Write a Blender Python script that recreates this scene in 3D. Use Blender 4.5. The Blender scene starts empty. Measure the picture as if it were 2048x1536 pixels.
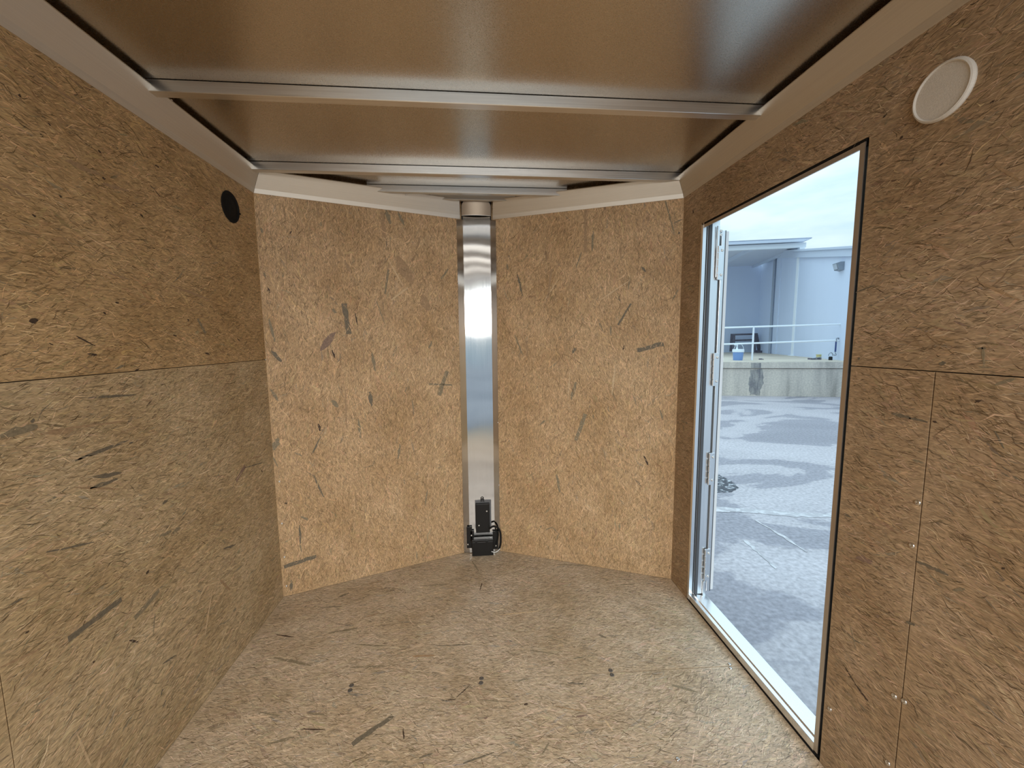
import bpy, bmesh, math, random
import numpy as np
from mathutils import Vector, Matrix

sc = bpy.context.scene
col = sc.collection
rng = np.random.default_rng(11)
random.seed(5)

# ------------------------------------------------------------------ camera
F, YAW, PIT, ROL, CH = 806.8, .0852, .1066, -.0096, 1.2395
_cy, _sy, _cp, _sp = math.cos(YAW), math.sin(YAW), math.cos(PIT), math.sin(PIT)
FW = Vector((_sy*_cp, _cy*_cp, -_sp)); _r = Vector((_cy, -_sy, 0)); _u = _r.cross(FW)
RT = math.cos(ROL)*_r + math.sin(ROL)*_u
UP = -math.sin(ROL)*_r + math.cos(ROL)*_u
CO = Vector((0, 0, CH))
cam_d = bpy.data.cameras.new('camera')
cam_d.sensor_fit = 'HORIZONTAL'; cam_d.sensor_width = 36; cam_d.lens = F/2048*36
cam_d.clip_start = .01; cam_d.clip_end = 500
cam = bpy.data.objects.new('camera', cam_d); col.objects.link(cam)
cam.matrix_world = Matrix((RT, UP, -FW)).transposed().to_4x4()
cam.location = CO
sc.camera = cam

# ------------------------------------------------------------------ view, sky, light
vs = sc.view_settings
vs.view_transform = 'Standard'; vs.look = 'None'; vs.gamma = 1; vs.use_curve_mapping = False
vs.exposure = 0.0
try:
    sc.cycles.max_bounces = 16; sc.cycles.diffuse_bounces = 8; sc.cycles.glossy_bounces = 8
    sc.cycles.use_denoising = True
except Exception:
    pass

SKY = 0.80          # luminance of the cloud cover near the horizon
world = bpy.data.worlds.new('overcast'); sc.world = world
world.use_nodes = True
nt = world.node_tree; nt.nodes.clear(); N = nt.nodes.new; L = nt.links.new
tc = N('ShaderNodeTexCoord'); sep = N('ShaderNodeSeparateXYZ'); L(tc.outputs['Generated'], sep.inputs[0])
grad = N('ShaderNodeMapRange'); L(sep.outputs['Z'], grad.inputs['Value'])
grad.inputs['From Min'].default_value = 0; grad.inputs['From Max'].default_value = 1
grad.inputs['To Min'].default_value = 1.0; grad.inputs['To Max'].default_value = 3.0   # overcast sky: brighter overhead, all round
mp = N('ShaderNodeMapping'); mp.inputs['Scale'].default_value = (1.6, 1.6, 6.0); L(tc.outputs['Generated'], mp.inputs[0])
nz = N('ShaderNodeTexNoise'); nz.inputs['Scale'].default_value = 1.9; nz.inputs['Detail'].default_value = 5; L(mp.outputs[0], nz.inputs['Vector'])
rp = N('ShaderNodeValToRGB'); L(nz.outputs['Fac'], rp.inputs[0])
rp.color_ramp.elements[0].position = .40; rp.color_ramp.elements[0].color = (.47, .70, .88, 1)
rp.color_ramp.elements[1].position = .62; rp.color_ramp.elements[1].color = (.74, .92, 1.0, 1)
mul = N('ShaderNodeVectorMath'); mul.operation = 'SCALE'; L(rp.outputs[0], mul.inputs[0]); L(grad.outputs[0], mul.inputs['Scale'])
bg = N('ShaderNodeBackground'); L(mul.outputs[0], bg.inputs['Color']); bg.inputs['Strength'].default_value = SKY
out = N('ShaderNodeOutputWorld'); L(bg.outputs[0], out.inputs[0])

def area(name, loc, rot, sx, sy, watts, colr, spread=180):
    d = bpy.data.lights.new(name, 'AREA'); d.shape = 'RECTANGLE'; d.size = sx; d.size_y = sy
    d.energy = watts; d.color = colr; d.spread = math.radians(spread)
    o = bpy.data.objects.new(name, d); col.objects.link(o); o.location = loc; o.rotation_euler = rot
    return o
# lamp added in the open rear ramp doorway, boosting the sky's daylight from behind
area('rear_doorway_fill', (0, -1.32, 1.62), (math.radians(56), 0, 0), 1.84, .66, 27, (1.0, .96, .90), 104)

# ------------------------------------------------------------------ pixel rays (2048 x 1536 frame)
def ray(x, y): return FW + RT*((x-1024)/F) + UP*((768-y)/F)
def at(x, y, axis, val):
    d = ray(x, y); return CO + d*((val-CO[axis])/d[axis])
def on_plane(x, y, P, n):
    d = ray(x, y); P = Vector(P); n = Vector(n)
    return CO + d*((P-CO).dot(n)/d.dot(n))

# ------------------------------------------------------------------ materials
def newmat(name):
    m = bpy.data.materials.new(name); m.use_nodes = True
    t = m.node_tree; b = t.nodes['Principled BSDF']
    return m, t, b
def simple(name, c, rough=.5, metal=0, spec=None, noise=0, nscale=40, bump=0, stretch=(1, 1, 1)):
    m, t, b = newmat(name)
    b.inputs['Base Color'].default_value = (*c, 1); b.inputs['Roughness'].default_value = rough
    b.inputs['Metallic'].default_value = metal
    if spec is not None: b.inputs['Specular IOR Level'].default_value = spec
    if noise or bump:
        tcn = t.nodes.new('ShaderNodeTexCoord'); mpn = t.nodes.new('ShaderNodeMapping'); mpn.inputs['Scale'].default_value = stretch
        t.links.new(tcn.outputs['Object'], mpn.inputs[0])
        n = t.nodes.new('ShaderNodeTexNoise'); n.inputs['Scale'].default_value = nscale; n.inputs['Detail'].default_value = 4
        t.links.new(mpn.outputs[0], n.inputs['Vector'])
        if noise:
            r = t.nodes.new('ShaderNodeMapRange'); t.links.new(n.outputs['Fac'], r.inputs['Value'])
            r.inputs['From Min'].default_value = .25; r.inputs['From Max'].default_value = .75
            r.inputs['To Min'].default_value = 1-noise; r.inputs['To Max'].default_value = 1+noise
            s = t.nodes.new('ShaderNodeVectorMath'); s.operation = 'SCALE'; s.inputs[0].default_value = c
            t.links.new(r.outputs[0], s.inputs['Scale']); t.links.new(s.outputs[0], b.inputs['Base Color'])
        if bump:
            bp = t.nodes.new('ShaderNodeBump'); bp.inputs['Strength'].default_value = bump; bp.inputs['Distance'].default_value = .002
            t.links.new(n.outputs['Fac'], bp.inputs['Height']); t.links.new(bp.outputs[0], b.inputs['Normal'])
    return m

def osb(name, tone, grain, strands=False, rough=.62, spec=.35):
    """oriented strand board; local x, y lie in the board. grain = scale along x, y for the fibres"""
    m, t, b = newmat(name); n = t.nodes.new; l = t.links.new
    tcn = n('ShaderNodeTexCoord')
    info = n('ShaderNodeObjectInfo')
    big = n('ShaderNodeTexNoise'); big.inputs['Scale'].default_value = 4.2; big.inputs['Detail'].default_value = 3
    l(tcn.outputs['Object'], big.inputs['Vector'])
    mp2 = n('ShaderNodeMapping'); mp2.inputs['Scale'].default_value = (grain[0], grain[1], 1); l(tcn.outputs['Object'], mp2.inputs[0])
    fib = n('ShaderNodeTexNoise'); fib.inputs['Scale'].default_value = 1; fib.inputs['Detail'].default_value = 4; fib.inputs['Distortion'].default_value = 1.2
    l(mp2.outputs[0], fib.inputs['Vector'])
    # mean tone moves slowly between a pale and a brown wood
    ramp = n('ShaderNodeValToRGB'); l(big.outputs['Fac'], ramp.inputs[0])
    a, c = ramp.color_ramp.elements
    a.position = .30; a.color = (tone[0]*.86, tone[1]*.81, tone[2]*.74, 1)
    c.position = .70; c.color = (tone[0]*1.10, tone[1]*1.11, tone[2]*1.15, 1)
    if strands:
        at_ = n('ShaderNodeAttribute'); at_.attribute_name = 'tint'
        mu = n('ShaderNodeVectorMath'); mu.operation = 'MULTIPLY'
        l(ramp.outputs[0], mu.inputs[0]); l(at_.outputs['Color'], mu.inputs[1]); colour = mu.outputs[0]
        mr = n('ShaderNodeMapRange'); l(fib.outputs['Fac'], mr.inputs['Value'])
        mr.inputs['From Min'].default_value = .3; mr.inputs['From Max'].default_value = .7
        mr.inputs['To Min'].default_value = .86; mr.inputs['To Max'].default_value = 1.12
    else:
        colour = ramp.outputs[0]
        mr = n('ShaderNodeMapRange'); l(fib.outputs['Fac'], mr.inputs['Value'])
        mr.inputs['From Min'].default_value = .3; mr.inputs['From Max'].default_value = .7
        mr.inputs['To Min'].default_value = .62; mr.inputs['To Max'].default_value = 1.26
    s = n('ShaderNodeVectorMath'); s.operation = 'SCALE'; l(colour, s.inputs[0]); l(mr.outputs[0], s.inputs['Scale'])
    l(s.outputs[0], b.inputs['Base Color'])
    b.inputs['Roughness'].default_value = rough; b.inputs['Specular IOR Level'].default_value = spec
    bp = n('ShaderNodeBump'); bp.inputs['Strength'].default_value = .35; bp.inputs['Distance'].default_value = .0012
    l(fib.outputs['Fac'], bp.inputs['Height']); l(bp.outputs[0], b.inputs['Normal'])
    return m

def brushed(name, c, rough, axis_scale, amp=.06, bump=.05, wave=0, rvar=.08):
    """bare sheet metal with fine rolling marks along one local axis"""
    m, t, b = newmat(name); n = t.nodes.new; l = t.links.new
    b.inputs['Metallic'].default_value = 1
    tcn = n('ShaderNodeTexCoord'); mp2 = n('ShaderNodeMapping'); mp2.inputs['Scale'].default_value = axis_scale
    l(tcn.outputs['Object'], mp2.inputs[0])
    nz2 = n('ShaderNodeTexNoise'); nz2.inputs['Scale'].default_value = 1; nz2.inputs['Detail'].default_value = 3; l(mp2.outputs[0], nz2.inputs['Vector'])
    mr = n('ShaderNodeMapRange'); l(nz2.outputs['Fac'], mr.inputs['Value'])
    mr.inputs['From Min'].default_value = .3; mr.inputs['From Max'].default_value = .7
    mr.inputs['To Min'].default_value = 1-amp; mr.inputs['To Max'].default_value = 1+amp
    s = n('ShaderNodeVectorMath'); s.operation = 'SCALE'; s.inputs[0].default_value = c; l(mr.outputs[0], s.inputs['Scale'])
    l(s.outputs[0], b.inputs['Base Color'])
    mr2 = n('ShaderNodeMapRange'); l(nz2.outputs['Fac'], mr2.inputs['Value'])
    mr2.inputs['To Min'].default_value = rough-rvar; mr2.inputs['To Max'].default_value = rough+rvar
    l(mr2.outputs[0], b.inputs['Roughness'])
    bp = n('ShaderNodeBump'); bp.inputs['Strength'].default_value = bump; bp.inputs['Distance'].default_value = .0004
    l(nz2.outputs['Fac'], bp.inputs['Height'])
    last = bp
    if wave:
        big = n('ShaderNodeTexNoise'); big.inputs['Scale'].default_value = 3.0; big.inputs['Detail'].default_value = 0; l(tcn.outputs['Object'], big.inputs['Vector'])
        b2 = n('ShaderNodeBump'); b2.inputs['Strength'].default_value = wave; b2.inputs['Distance'].default_value = .01
        l(big.outputs['Fac'], b2.inputs['Height']); l(bp.outputs[0], b2.inputs['Normal']); last = b2
    l(last.outputs[0], b.inputs['Normal'])
    return m

TONE = (.52, .350, .190)
M = {}
M['osb_nose'] = osb('osb_nose', TONE, (170, 60)); M['osb_nose_s'] = osb('osb_nose_strands', TONE, (170, 60), True)
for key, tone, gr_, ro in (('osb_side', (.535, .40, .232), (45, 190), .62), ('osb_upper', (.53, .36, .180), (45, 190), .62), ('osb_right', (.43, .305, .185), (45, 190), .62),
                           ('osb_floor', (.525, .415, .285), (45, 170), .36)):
    sp = .5 if key == 'osb_floor' else .35
    M[key] = osb(key, tone, gr_, False, ro, sp); M[key+'_s'] = osb(key+'_strands', tone, gr_, True, ro, sp)
M['flake_grey'] = simple('flake_grey', (.165, .135, .092), .7, noise=.3, nscale=160)
M['flake_olive'] = simple('flake_olive', (.25, .20, .125), .7, noise=.3, nscale=160)
M['flake_brown'] = simple('flake_brown', (.375, .245, .135), .7, noise=.22, nscale=120)
M['flake_purple'] = simple('flake_purple', (.25, .165, .12), .7, noise=.25, nscale=120)
M['flake_dark'] = simple('flake_dark', (.065, .04, .025), .7, noise=.3, nscale=160)
M['flake_pale'] = simple('flake_pale', (.62, .45, .27), .65, noise=.18, nscale=140)
M['cavity'] = simple('wall_framing', (.05, .045, .04), .8)
M['seam'] = simple('seam_shadow_board', (.10, .07, .045), .9)
M['ceiling'] = brushed('ceiling_sheet', (.58, .53, .46), .26, (330, 330, 1), .05, .03, .03)
M['bow'] = brushed('bow_steel', (.80, .79, .77), .33, (4, 200, 200), .07, .05)
M['trim'] = brushed('trim_aluminium', (.74, .70, .63), .50, (3, 3, 420), .04, .06)
M['trimx'] = brushed('trim_aluminium_nose', (.75, .70, .62), .52, (3, 3, 420), .04, .06)
M['strip'] = brushed('corner_stainless', (.57, .56, .55), .085, (420, 420, 3), .04, .03, .05, .02)
M['alu'] = brushed('door_aluminium', (.86, .87, .88), .30, (300, 300, 4), .04, .04)
M['alu_dull'] = brushed('door_aluminium_dull', (.62, .57, .52), .42, (300, 300, 4), .04, .04)
M['cap'] = simple('painted_metal_cap', (.36, .29, .22), .42, .6)
M['skin'] = simple('white_painted_aluminium', (.78, .79, .80), .35)
M['black'] = simple('black_plastic', (.009, .008, .0075), .45, spec=.35)
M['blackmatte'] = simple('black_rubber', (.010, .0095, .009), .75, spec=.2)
M['darkseal'] = simple('grey_rubber_seal', (.07, .075, .085), .55)
M['screw'] = simple('zinc_screw', (.75, .73, .70), .28, 1)
M['boltdark'] = simple('dark_bolt', (.13, .115, .10), .55, .3)
M['print'] = simple('label_print', (.50, .50, .50), .5)
M['label'] = simple('label_film', (.13, .13, .135), .35)
M['ventwhite'] = simple('vent_plastic', (.70, .66, .60), .5, noise=.04, nscale=300, bump=.1)
M['ventgrey'] = simple('vent_screen', (.70, .655, .59), .65, noise=.10, nscale=500, bump=.3)
M['wirewhite'] = simple('white_wire', (.8, .8, .78), .4)

# ------------------------------------------------------------------ mesh helpers
class MB:
    def __init__(s): s.v = []; s.f = []
    def poly(s, pts, fs):
        k = len(s.v); s.v += [tuple(p) for p in pts]; s.f += [tuple(i+k for i in f) for f in fs]; return s
    def box(s, a, b, M4=None):
        x0, y0, z0 = a; x1, y1, z1 = b
        p = [Vector(q) for q in ((x0,y0,z0),(x1,y0,z0),(x1,y1,z0),(x0,y1,z0),(x0,y0,z1),(x1,y0,z1),(x1,y1,z1),(x0,y1,z1))]
        if M4 is not None: p = [M4 @ q for q in p]
        return s.poly(p, [(0,3,2,1),(4,5,6,7),(0,1,5,4),(1,2,6,5),(2,3,7,6),(3,0,4,7)])
    def prism(s, pts, d):
        """closed polygon pts swept along vector d"""
        n = len(pts); d = Vector(d); q = [Vector(p) for p in pts]
        return s.poly(q + [p+d for p in q], [tuple(range(n))[::-1], tuple(range(n, 2*n))] + [(i, (i+1) % n, n+(i+1) % n, n+i) for i in range(n)])
    def loft(s, rings, cap=True, close=True):
        n = len(rings[0]); k = len(s.v)
        for r in rings: s.v += [tuple(p) for p in r]
        for j in range(len(rings)-1):
            for i in range(n if close else n-1):
                a = k+j*n+i; b = k+j*n+(i+1) % n; s.f.append((a, b, b+n, a+n))
        if cap and close:
            s.f.append(tuple(k+i for i in range(n))[::-1]); s.f.append(tuple(k+(len(rings)-1)*n+i for i in range(n)))
        return s
    def lathe(s, prof, n=24, M4=None):
        """profile (r, z) about z"""
        rings = []
        for r, z in prof:
            ring = [Vector((max(r, 1e-5)*math.cos(2*math.pi*i/n), max(r, 1e-5)*math.sin(2*math.pi*i/n), z)) for i in range(n)]
            rings.append([M4 @ p for p in ring] if M4 is not None else ring)
        return s.loft(rings)
    def tube(s, pts, r, n=8):
        pts = [Vector(p) for p in pts]; rings = []
        ref = None
        for i, p in enumerate(pts):
            t = (pts[min(i+1, len(pts)-1)] - pts[max(i-1, 0)]).normalized()
            if ref is None:
                ref = t.orthogonal().normalized()
            a = (ref - t*ref.dot(t)).normalized(); ref = a; b = t.cross(a)
            rings.append([p + a*(r*math.cos(2*math.pi*k/n)) + b*(r*math.sin(2*math.pi*k/n)) for k in range(n)])
        return s.loft(rings)
    def build(s, name, mat, parent=None, M4=None, bevel=0, smooth=False, seg=2, **props):
        me = bpy.data.meshes.new(name); me.from_pydata(s.v, [], s.f)
        bm = bmesh.new(); bm.from_mesh(me); bmesh.ops.recalc_face_normals(bm, faces=bm.faces)
        if bevel:
            es = [e for e in bm.edges if len(e.link_faces) == 2 and e.calc_face_angle(0) > .5]
            bmesh.ops.bevel(bm, geom=es, offset=bevel, segments=seg, affect='EDGES', profile=.5, clamp_overlap=True)
        bm.to_mesh(me); bm.free()
        if smooth:
            for p in me.polygons: p.use_smooth = True
            try: me.set_sharp_from_angle(angle=math.radians(35))
            except Exception: pass
        me.materials.append(M[mat])
        return link(name, me, parent, M4, **props)
def link(name, data, parent=None, M4=None, **props):
    o = bpy.data.objects.new(name, data); col.objects.link(o)
    if parent is not None: o.parent = parent
    if M4 is not None: o.matrix_local = M4
    for k, v in props.items(): o[k] = v
    return o
def empty(name, loc=(0, 0, 0), rz=0, **props):
    o = link(name, None, None, Matrix.Translation(Vector(loc)) @ Matrix.Rotation(rz, 4, 'Z'), **props)
    o.empty_display_size = .05
    return o
def thing(name, label, cat, loc=(0, 0, 0), rz=0, group=None):
    p = dict(label=label, category=cat)
    if group: p['group'] = group
    return empty(name, loc, rz, **p)
def frame(o, ux, uy):
    ux = Vector(ux).normalized(); uy = Vector(uy).normalized(); n = ux.cross(uy)
    return Matrix((ux, uy, n)).transposed().to_4x4() if o is None else Matrix.Translation(Vector(o)) @ Matrix((ux, uy, n)).transposed().to_4x4()

# shared little fasteners (local z out of the surface)
def screw_mesh(name, r, h, mat, cross=True):
    b = MB(); b.lathe([(r, 0), (r, h*.4), (r*.75, h*.9), (r*.32, h), (r*.26, h*.45), (0, h*.45)], 10)
    me = bpy.data.meshes.new(name); me.from_pydata(b.v, [], b.f); me.materials.append(M[mat])
    for p in me.polygons: p.use_smooth = True
    return me
SCREW = screw_mesh('screw', .0048, .0022, 'screw')
SCREW_BIG = screw_mesh('screw_big', .0065, .0034, 'screw')
BOLT = screw_mesh('bolt', .0085, .0016, 'boltdark')

# ------------------------------------------------------------------ strand board panels
def inside(poly, x, y):
    r = np.zeros(len(x), bool); n = len(poly)
    for i in range(n):
        x0, y0 = poly[i]; x1, y1 = poly[(i+1) % n]
        c = ((y0 > y) != (y1 > y))
        with np.errstate(divide='ignore', invalid='ignore'):
            r ^= c & (x < (x1-x0)*(y-y0)/(y1-y0)+x0)
    return r
def strands(panel, poly, mat, per_m2, ang_mean, ang_sd, lim=None):
    """thousands of thin wood fibres pressed into the face: real slivers, each with its own shade"""
    P = np.array(poly); lo = P.min(0); hi = P.max(0)
    if lim: lo = np.maximum(lo, lim[0]); hi = np.minimum(hi, lim[1])
    n = int(per_m2*(hi[0]-lo[0])*(hi[1]-lo[1]))
    c = rng.uniform(lo, hi, (n, 2))
    ln = np.exp(rng.normal(math.log(.0165), .6, n)).clip(.005, .085)
    wide = rng.random(n) < .035; ln[wide] = rng.uniform(.03, .10, wide.sum())
    wd = (.0008 + .0013*rng.random(n)**2 + .03*ln*rng.random(n)).clip(.0007, .0042)
    wd[wide] = rng.uniform(.004, .013, wide.sum())
    # local swirl so that neighbouring strands run roughly together
    k = rng.uniform(-1, 1, (6, 2))*np.array([9, 9]); ph = rng.uniform(0, 6.28, 6)
    sw = sum(np.sin(c@k[i]+ph[i]) for i in range(6))/6
    a = ang_mean + sw*ang_sd*1.2 + rng.normal(0, ang_sd, n)
    d = np.stack([np.cos(a), np.sin(a)], 1); q = np.stack([-d[:, 1], d[:, 0]], 1)
    bend = rng.normal(0, .10, n)[:, None]*ln[:, None]*q
    p = [c - d*ln[:, None]/2, c + bend - q*wd[:, None]/2, c + d*ln[:, None]/2, c + bend + q*wd[:, None]/2]
    ok = inside(poly, p[0][:, 0], p[0][:, 1]) & inside(poly, p[2][:, 0], p[2][:, 1]) & inside(poly, p[1][:, 0], p[1][:, 1]) & inside(poly, p[3][:, 0], p[3][:, 1])
    p = [x[ok] for x in p]; n = int(ok.sum()); wide = wide[ok]
    z = rng.uniform(.00010, .00062, n); z[wide] = rng.uniform(.00003, .00009, wide.sum())
    V = np.zeros((n, 4, 3), np.float32)
    for i in range(4): V[:, i, :2] = p[i]; V[:, i, 2] = z
    u = rng.random(n); g = np.clip(rng.normal(1.02, .20, n), .6, 1.5)
    dark = u < .28; g[dark] = rng.uniform(.32, .66, dark.sum())
    vdark = u < .012; g[vdark] = rng.uniform(.14, .3, vdark.sum())
    lt = u > .72; g[lt] = rng.uniform(1.25, 1.75, lt.sum())
    g[wide] = np.clip(rng.normal(1.0, .17, wide.sum()), .6, 1.35); dark = dark & ~wide; lt = lt & ~wide
    T = np.repeat(g[:, None], 3, 1)
    T *= 1 + rng.normal(0, .03, (n, 3)); T[lt] *= np.array([.97, 1.0, 1.10]); T[dark] *= np.array([1.0, .97, .90]); gr = (u > .28) & (u < .33); T[gr] *= np.array([.66, .76, .90])
    T = np.concatenate([T, np.ones((n, 1))], 1).astype(np.float32)
    me = bpy.data.meshes.new('wood_strands')
    me.vertices.add(4*n); me.vertices.foreach_set('co', V.ravel())
    me.loops.add(4*n); me.loops.foreach_set('vertex_index', np.arange(4*n, dtype=np.int32))
    me.polygons.add(n); me.polygons.foreach_set('loop_start', np.arange(0, 4*n, 4, dtype=np.int32))
    me.update(calc_edges=True)
    ca = me.color_attributes.new('tint', 'FLOAT_COLOR', 'POINT'); ca.data.foreach_set('color', np.repeat(T, 4, 0).ravel())
    me.materials.append(M[mat])
    return link('wood_strands', me, panel, kind='stuff')

class Panel:
    """one sheet of strand board: polygon in its own (u, v) plane, thickness behind it"""
    def __init__(s, parent, origin, ux, uy, poly, mat, thick=.009, name='osb_panel'):
        s.M = frame(origin, ux, uy); s.inv = s.M.inverted(); s.n = (s.M.to_3x3() @ Vector((0, 0, 1))); s.o = Vector(origin)
        s.poly = poly; b = MB(); b.prism([(x, y, -thick) for x, y in poly], (0, 0, thick))
        me_o = b.build(name, mat, parent, s.M); s.obj = me_o
    def uv(s, px, py):
        p = s.inv @ on_plane(px, py, s.o, s.n); return Vector((p.x, p.y))
    def flake(s, x0, y0, x1, y1, w, mat='flake_grey', shape='bar', name='strand'):
        """a single strand lying in the face, given by its two ends and its width in pixels"""
        a, b = s.uv(x0, y0), s.uv(x1, y1); d = b-a; ln = d.length
        mid_depth = (on_plane((x0+x1)/2, (y0+y1)/2, s.o, s.n)-CO).dot(FW)
        wm = w*mid_depth/F; d.normalize(); q = Vector((-d.y, d.x))
        n = 7; up_, dn = [], []
        for i in range(n+1):
            t = i/n
            if shape == 'bar': k = 1 - .25*random.random()
            elif shape == 'leaf': k = math.sin(math.pi*(.04+.92*t))**.8*(1-.15*random.random())
            else: k = (.25+.75*math.sin(math.pi*(.05+.9*t)))*(.55+.45*random.random())
            j = (random.random()-.5)*.18*wm
            c = a + d*(ln*t)
            up_.append(c + q*(wm*k/2+j)); dn.append(c - q*(wm*k/2-j))
        pts = [(p.x, p.y, .00045) for p in up_ + dn[::-1]]
        mb = MB(); m = len(up_)
        mb.poly([(p.x, p.y, .0002) for p in up_]+[(p.x, p.y, .0002) for p in dn]+[(p.x, p.y, .00055) for p in up_]+[(p.x, p.y, .00055) for p in dn],
                [(2*m+i, 3*m+i, 3*m+i+1, 2*m+i+1) for i in range(m-1)]
                + [(i, i+1, 2*m+i+1, 2*m+i) for i in range(m-1)] + [(m+i, 3*m+i, 3*m+i+1, m+i+1) for i in range(m-1)]
                + [(0, 2*m, 3*m, m), (m-1, 2*m-1, 4*m-1, 3*m-1)])
        return mb.build(name, mat, s.obj)
    def screw(s, px, py, me=SCREW, name='screw'):
        p = s.uv(px, py); return link(name, me, s.obj, Matrix.Translation((p.x, p.y, .0001)))

# ------------------------------------------------------------------ room outline
XL, XR, YB = -.969, .981, -1.30
CL = Vector((XL, 1.948)); CR = Vector((XR, 1.898)); NL = Vector((-.072, 2.286)); NR = Vector((.090, 2.286))
ZC = 2.000
dirL = (NL-CL).normalized(); dirR = (CR-NR).normalized()

# floor
floor = MB().prism([(XL-.08, YB, -.06), (XR+.08, YB, -.06), (XR+.08, 1.93, -.06), (.11, 2.36, -.06), (-.10, 2.36, -.06), (XL-.08, 1.98, -.06)], (0, 0, .042)).build('floor', 'seam', kind='structure')
ja, jb = at(590, 1378, 2, 0), at(1350, 1338, 2, 0)
jl = ja + (jb-ja)*((XL-ja.x)/(jb.x-ja.x)); jr = ja + (jb-ja)*((XR-ja.x)/(jb.x-ja.x)); g = .0016
fp1 = [(XL, jl.y+g), (XR, jr.y+g), (XR, CR.y), (NR.x, NR.y), (NL.x, NL.y), (XL, CL.y)]
fp2 = [(XL, YB), (XR, YB), (XR, jr.y-g), (XL, jl.y-g)]
F1 = Panel(floor, (0, 0, 0), (1, 0, 0), (0, 1, 0), fp1, 'osb_floor', .016)
F2 = Panel(floor, (0, 0, 0), (1, 0, 0), (0, 1, 0), fp2, 'osb_floor', .016)
strands(F1.obj, fp1, 'osb_floor_s', 28000, 0, .42)
strands(F2.obj, fp2, 'osb_floor_s', 28000, 0, .42, ((XL, .55), (XR, 2)))
for m in [(658,1267,715,1256,8,'flake_olive','rough'),(676,1195,698,1186,6,'flake_grey','rough'),(553,1270,588,1274,4,'flake_dark','rough'),
          (711,1289,772,1292,5,'flake_olive','rough'),(873,1292,944,1289,3,'flake_grey','rough'),(548,1316,623,1331,9,'flake_olive','rough'),
          (1087,1271,1150,1294,2,'flake_olive','rough'),(1115,1129,1168,1131,3,'flake_olive','rough'),(944,1122,957,1142,4,'flake_olive','rough'),
          (825,1313,869,1311,8,'flake_brown','rough'),(1198,1270,1212,1276,6,'flake_grey','rough'),(640,1215,684,1213,3,'flake_grey','rough'),
          (960,1180,964,1166,3,'flake_dark','rough'),(1230,1170,1270,1168,3,'flake_olive','rough'),(700,1335,780,1332,5,'flake_olive','rough'),
          (1060,1300,1120,1310,4,'flake_olive','rough'),(1145,1318,1190,1310,3,'flake_olive','rough'),(720,1238,760,1226,3,'flake_brown','rough'),
          (1000,1230,1080,1222,4,'flake_pale','rough'),(840,1172,900,1168,3,'flake_olive','rough'),(730,1170,770,1160,3,'flake_brown','rough')]:
    F1.flake(*m)
for m in [(704,1489,786,1432,12,'flake_grey','bar'),(913,1395,939,1371,3,'flake_dark','rough'),(614,1426,649,1430,6,'flake_olive','rough'),
          (535,1489,588,1474,8,'flake_olive','rough'),(926,1527,988,1505,5,'flake_grey','rough'),(838,1516,865,1507,4,'flake_grey','rough'),
          (1111,1412,1172,1424,3,'flake_brown','rough'),(1152,1434,1174,1430,6,'flake_purple','rough'),(1344,1371,1396,1384,8,'flake_olive','rough'),
          (806,1458,808,1478,4,'flake_dark','rough'),(1135,1366,1168,1368,6,'flake_grey','rough'),(884,1402,912,1399,3,'flake_dark','rough'),
          (1048,1409,1056,1408,6,'flake_dark','rough'),(968,1438,975,1434,6,'flake_purple','rough'),(600,1458,650,1460,3,'flake_dark','rough'),
          (755,1522,785,1524,6,'flake_olive','rough'),(1210,1440,1226,1462,5,'flake_pale','rough'),(1085,1508,1098,1486,5,'flake_olive','rough'),
          (520,1425,560,1432,5,'flake_olive','rough'),(960,1400,1020,1404,3,'flake_olive','rough')]:
    F2.flake(*m)
for p in ((963,1357),(1221,1341),(703,1371)): F1.screw(*p, BOLT, 'bolt')
for p in ((962,1366),(1224,1350),(700,1381)): F2.screw(*p, BOLT, 'bolt')
for p in ((1459,1329),(1461,1337),(1355,1519)): F2.screw(*p, SCREW_BIG)

# left wall: backing and two sheets, seam at 1.164 m
wall_left = MB().prism([(XL-.06, YB, -.02), (XL-.011, YB, -.02), (XL-.011, 1.965, -.02), (XL-.06, 2.0, -.02)], (0, 0, 2.06)).build('wall_left', 'cavity', kind='structure')
W_ = 1.948-YB
sj = .832-YB
pl_lo = [(sj+.0012, .001), (W_, .001), (W_, 1.163), (sj+.0012, 1.163)]; pl_near = [(0, .001), (sj-.0012, .001), (sj-.0012, 1.163), (0, 1.163)]
pl_hi = [(0, 1.1652), (W_, 1.1652), (W_, 2.0), (0, 2.0)]
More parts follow.
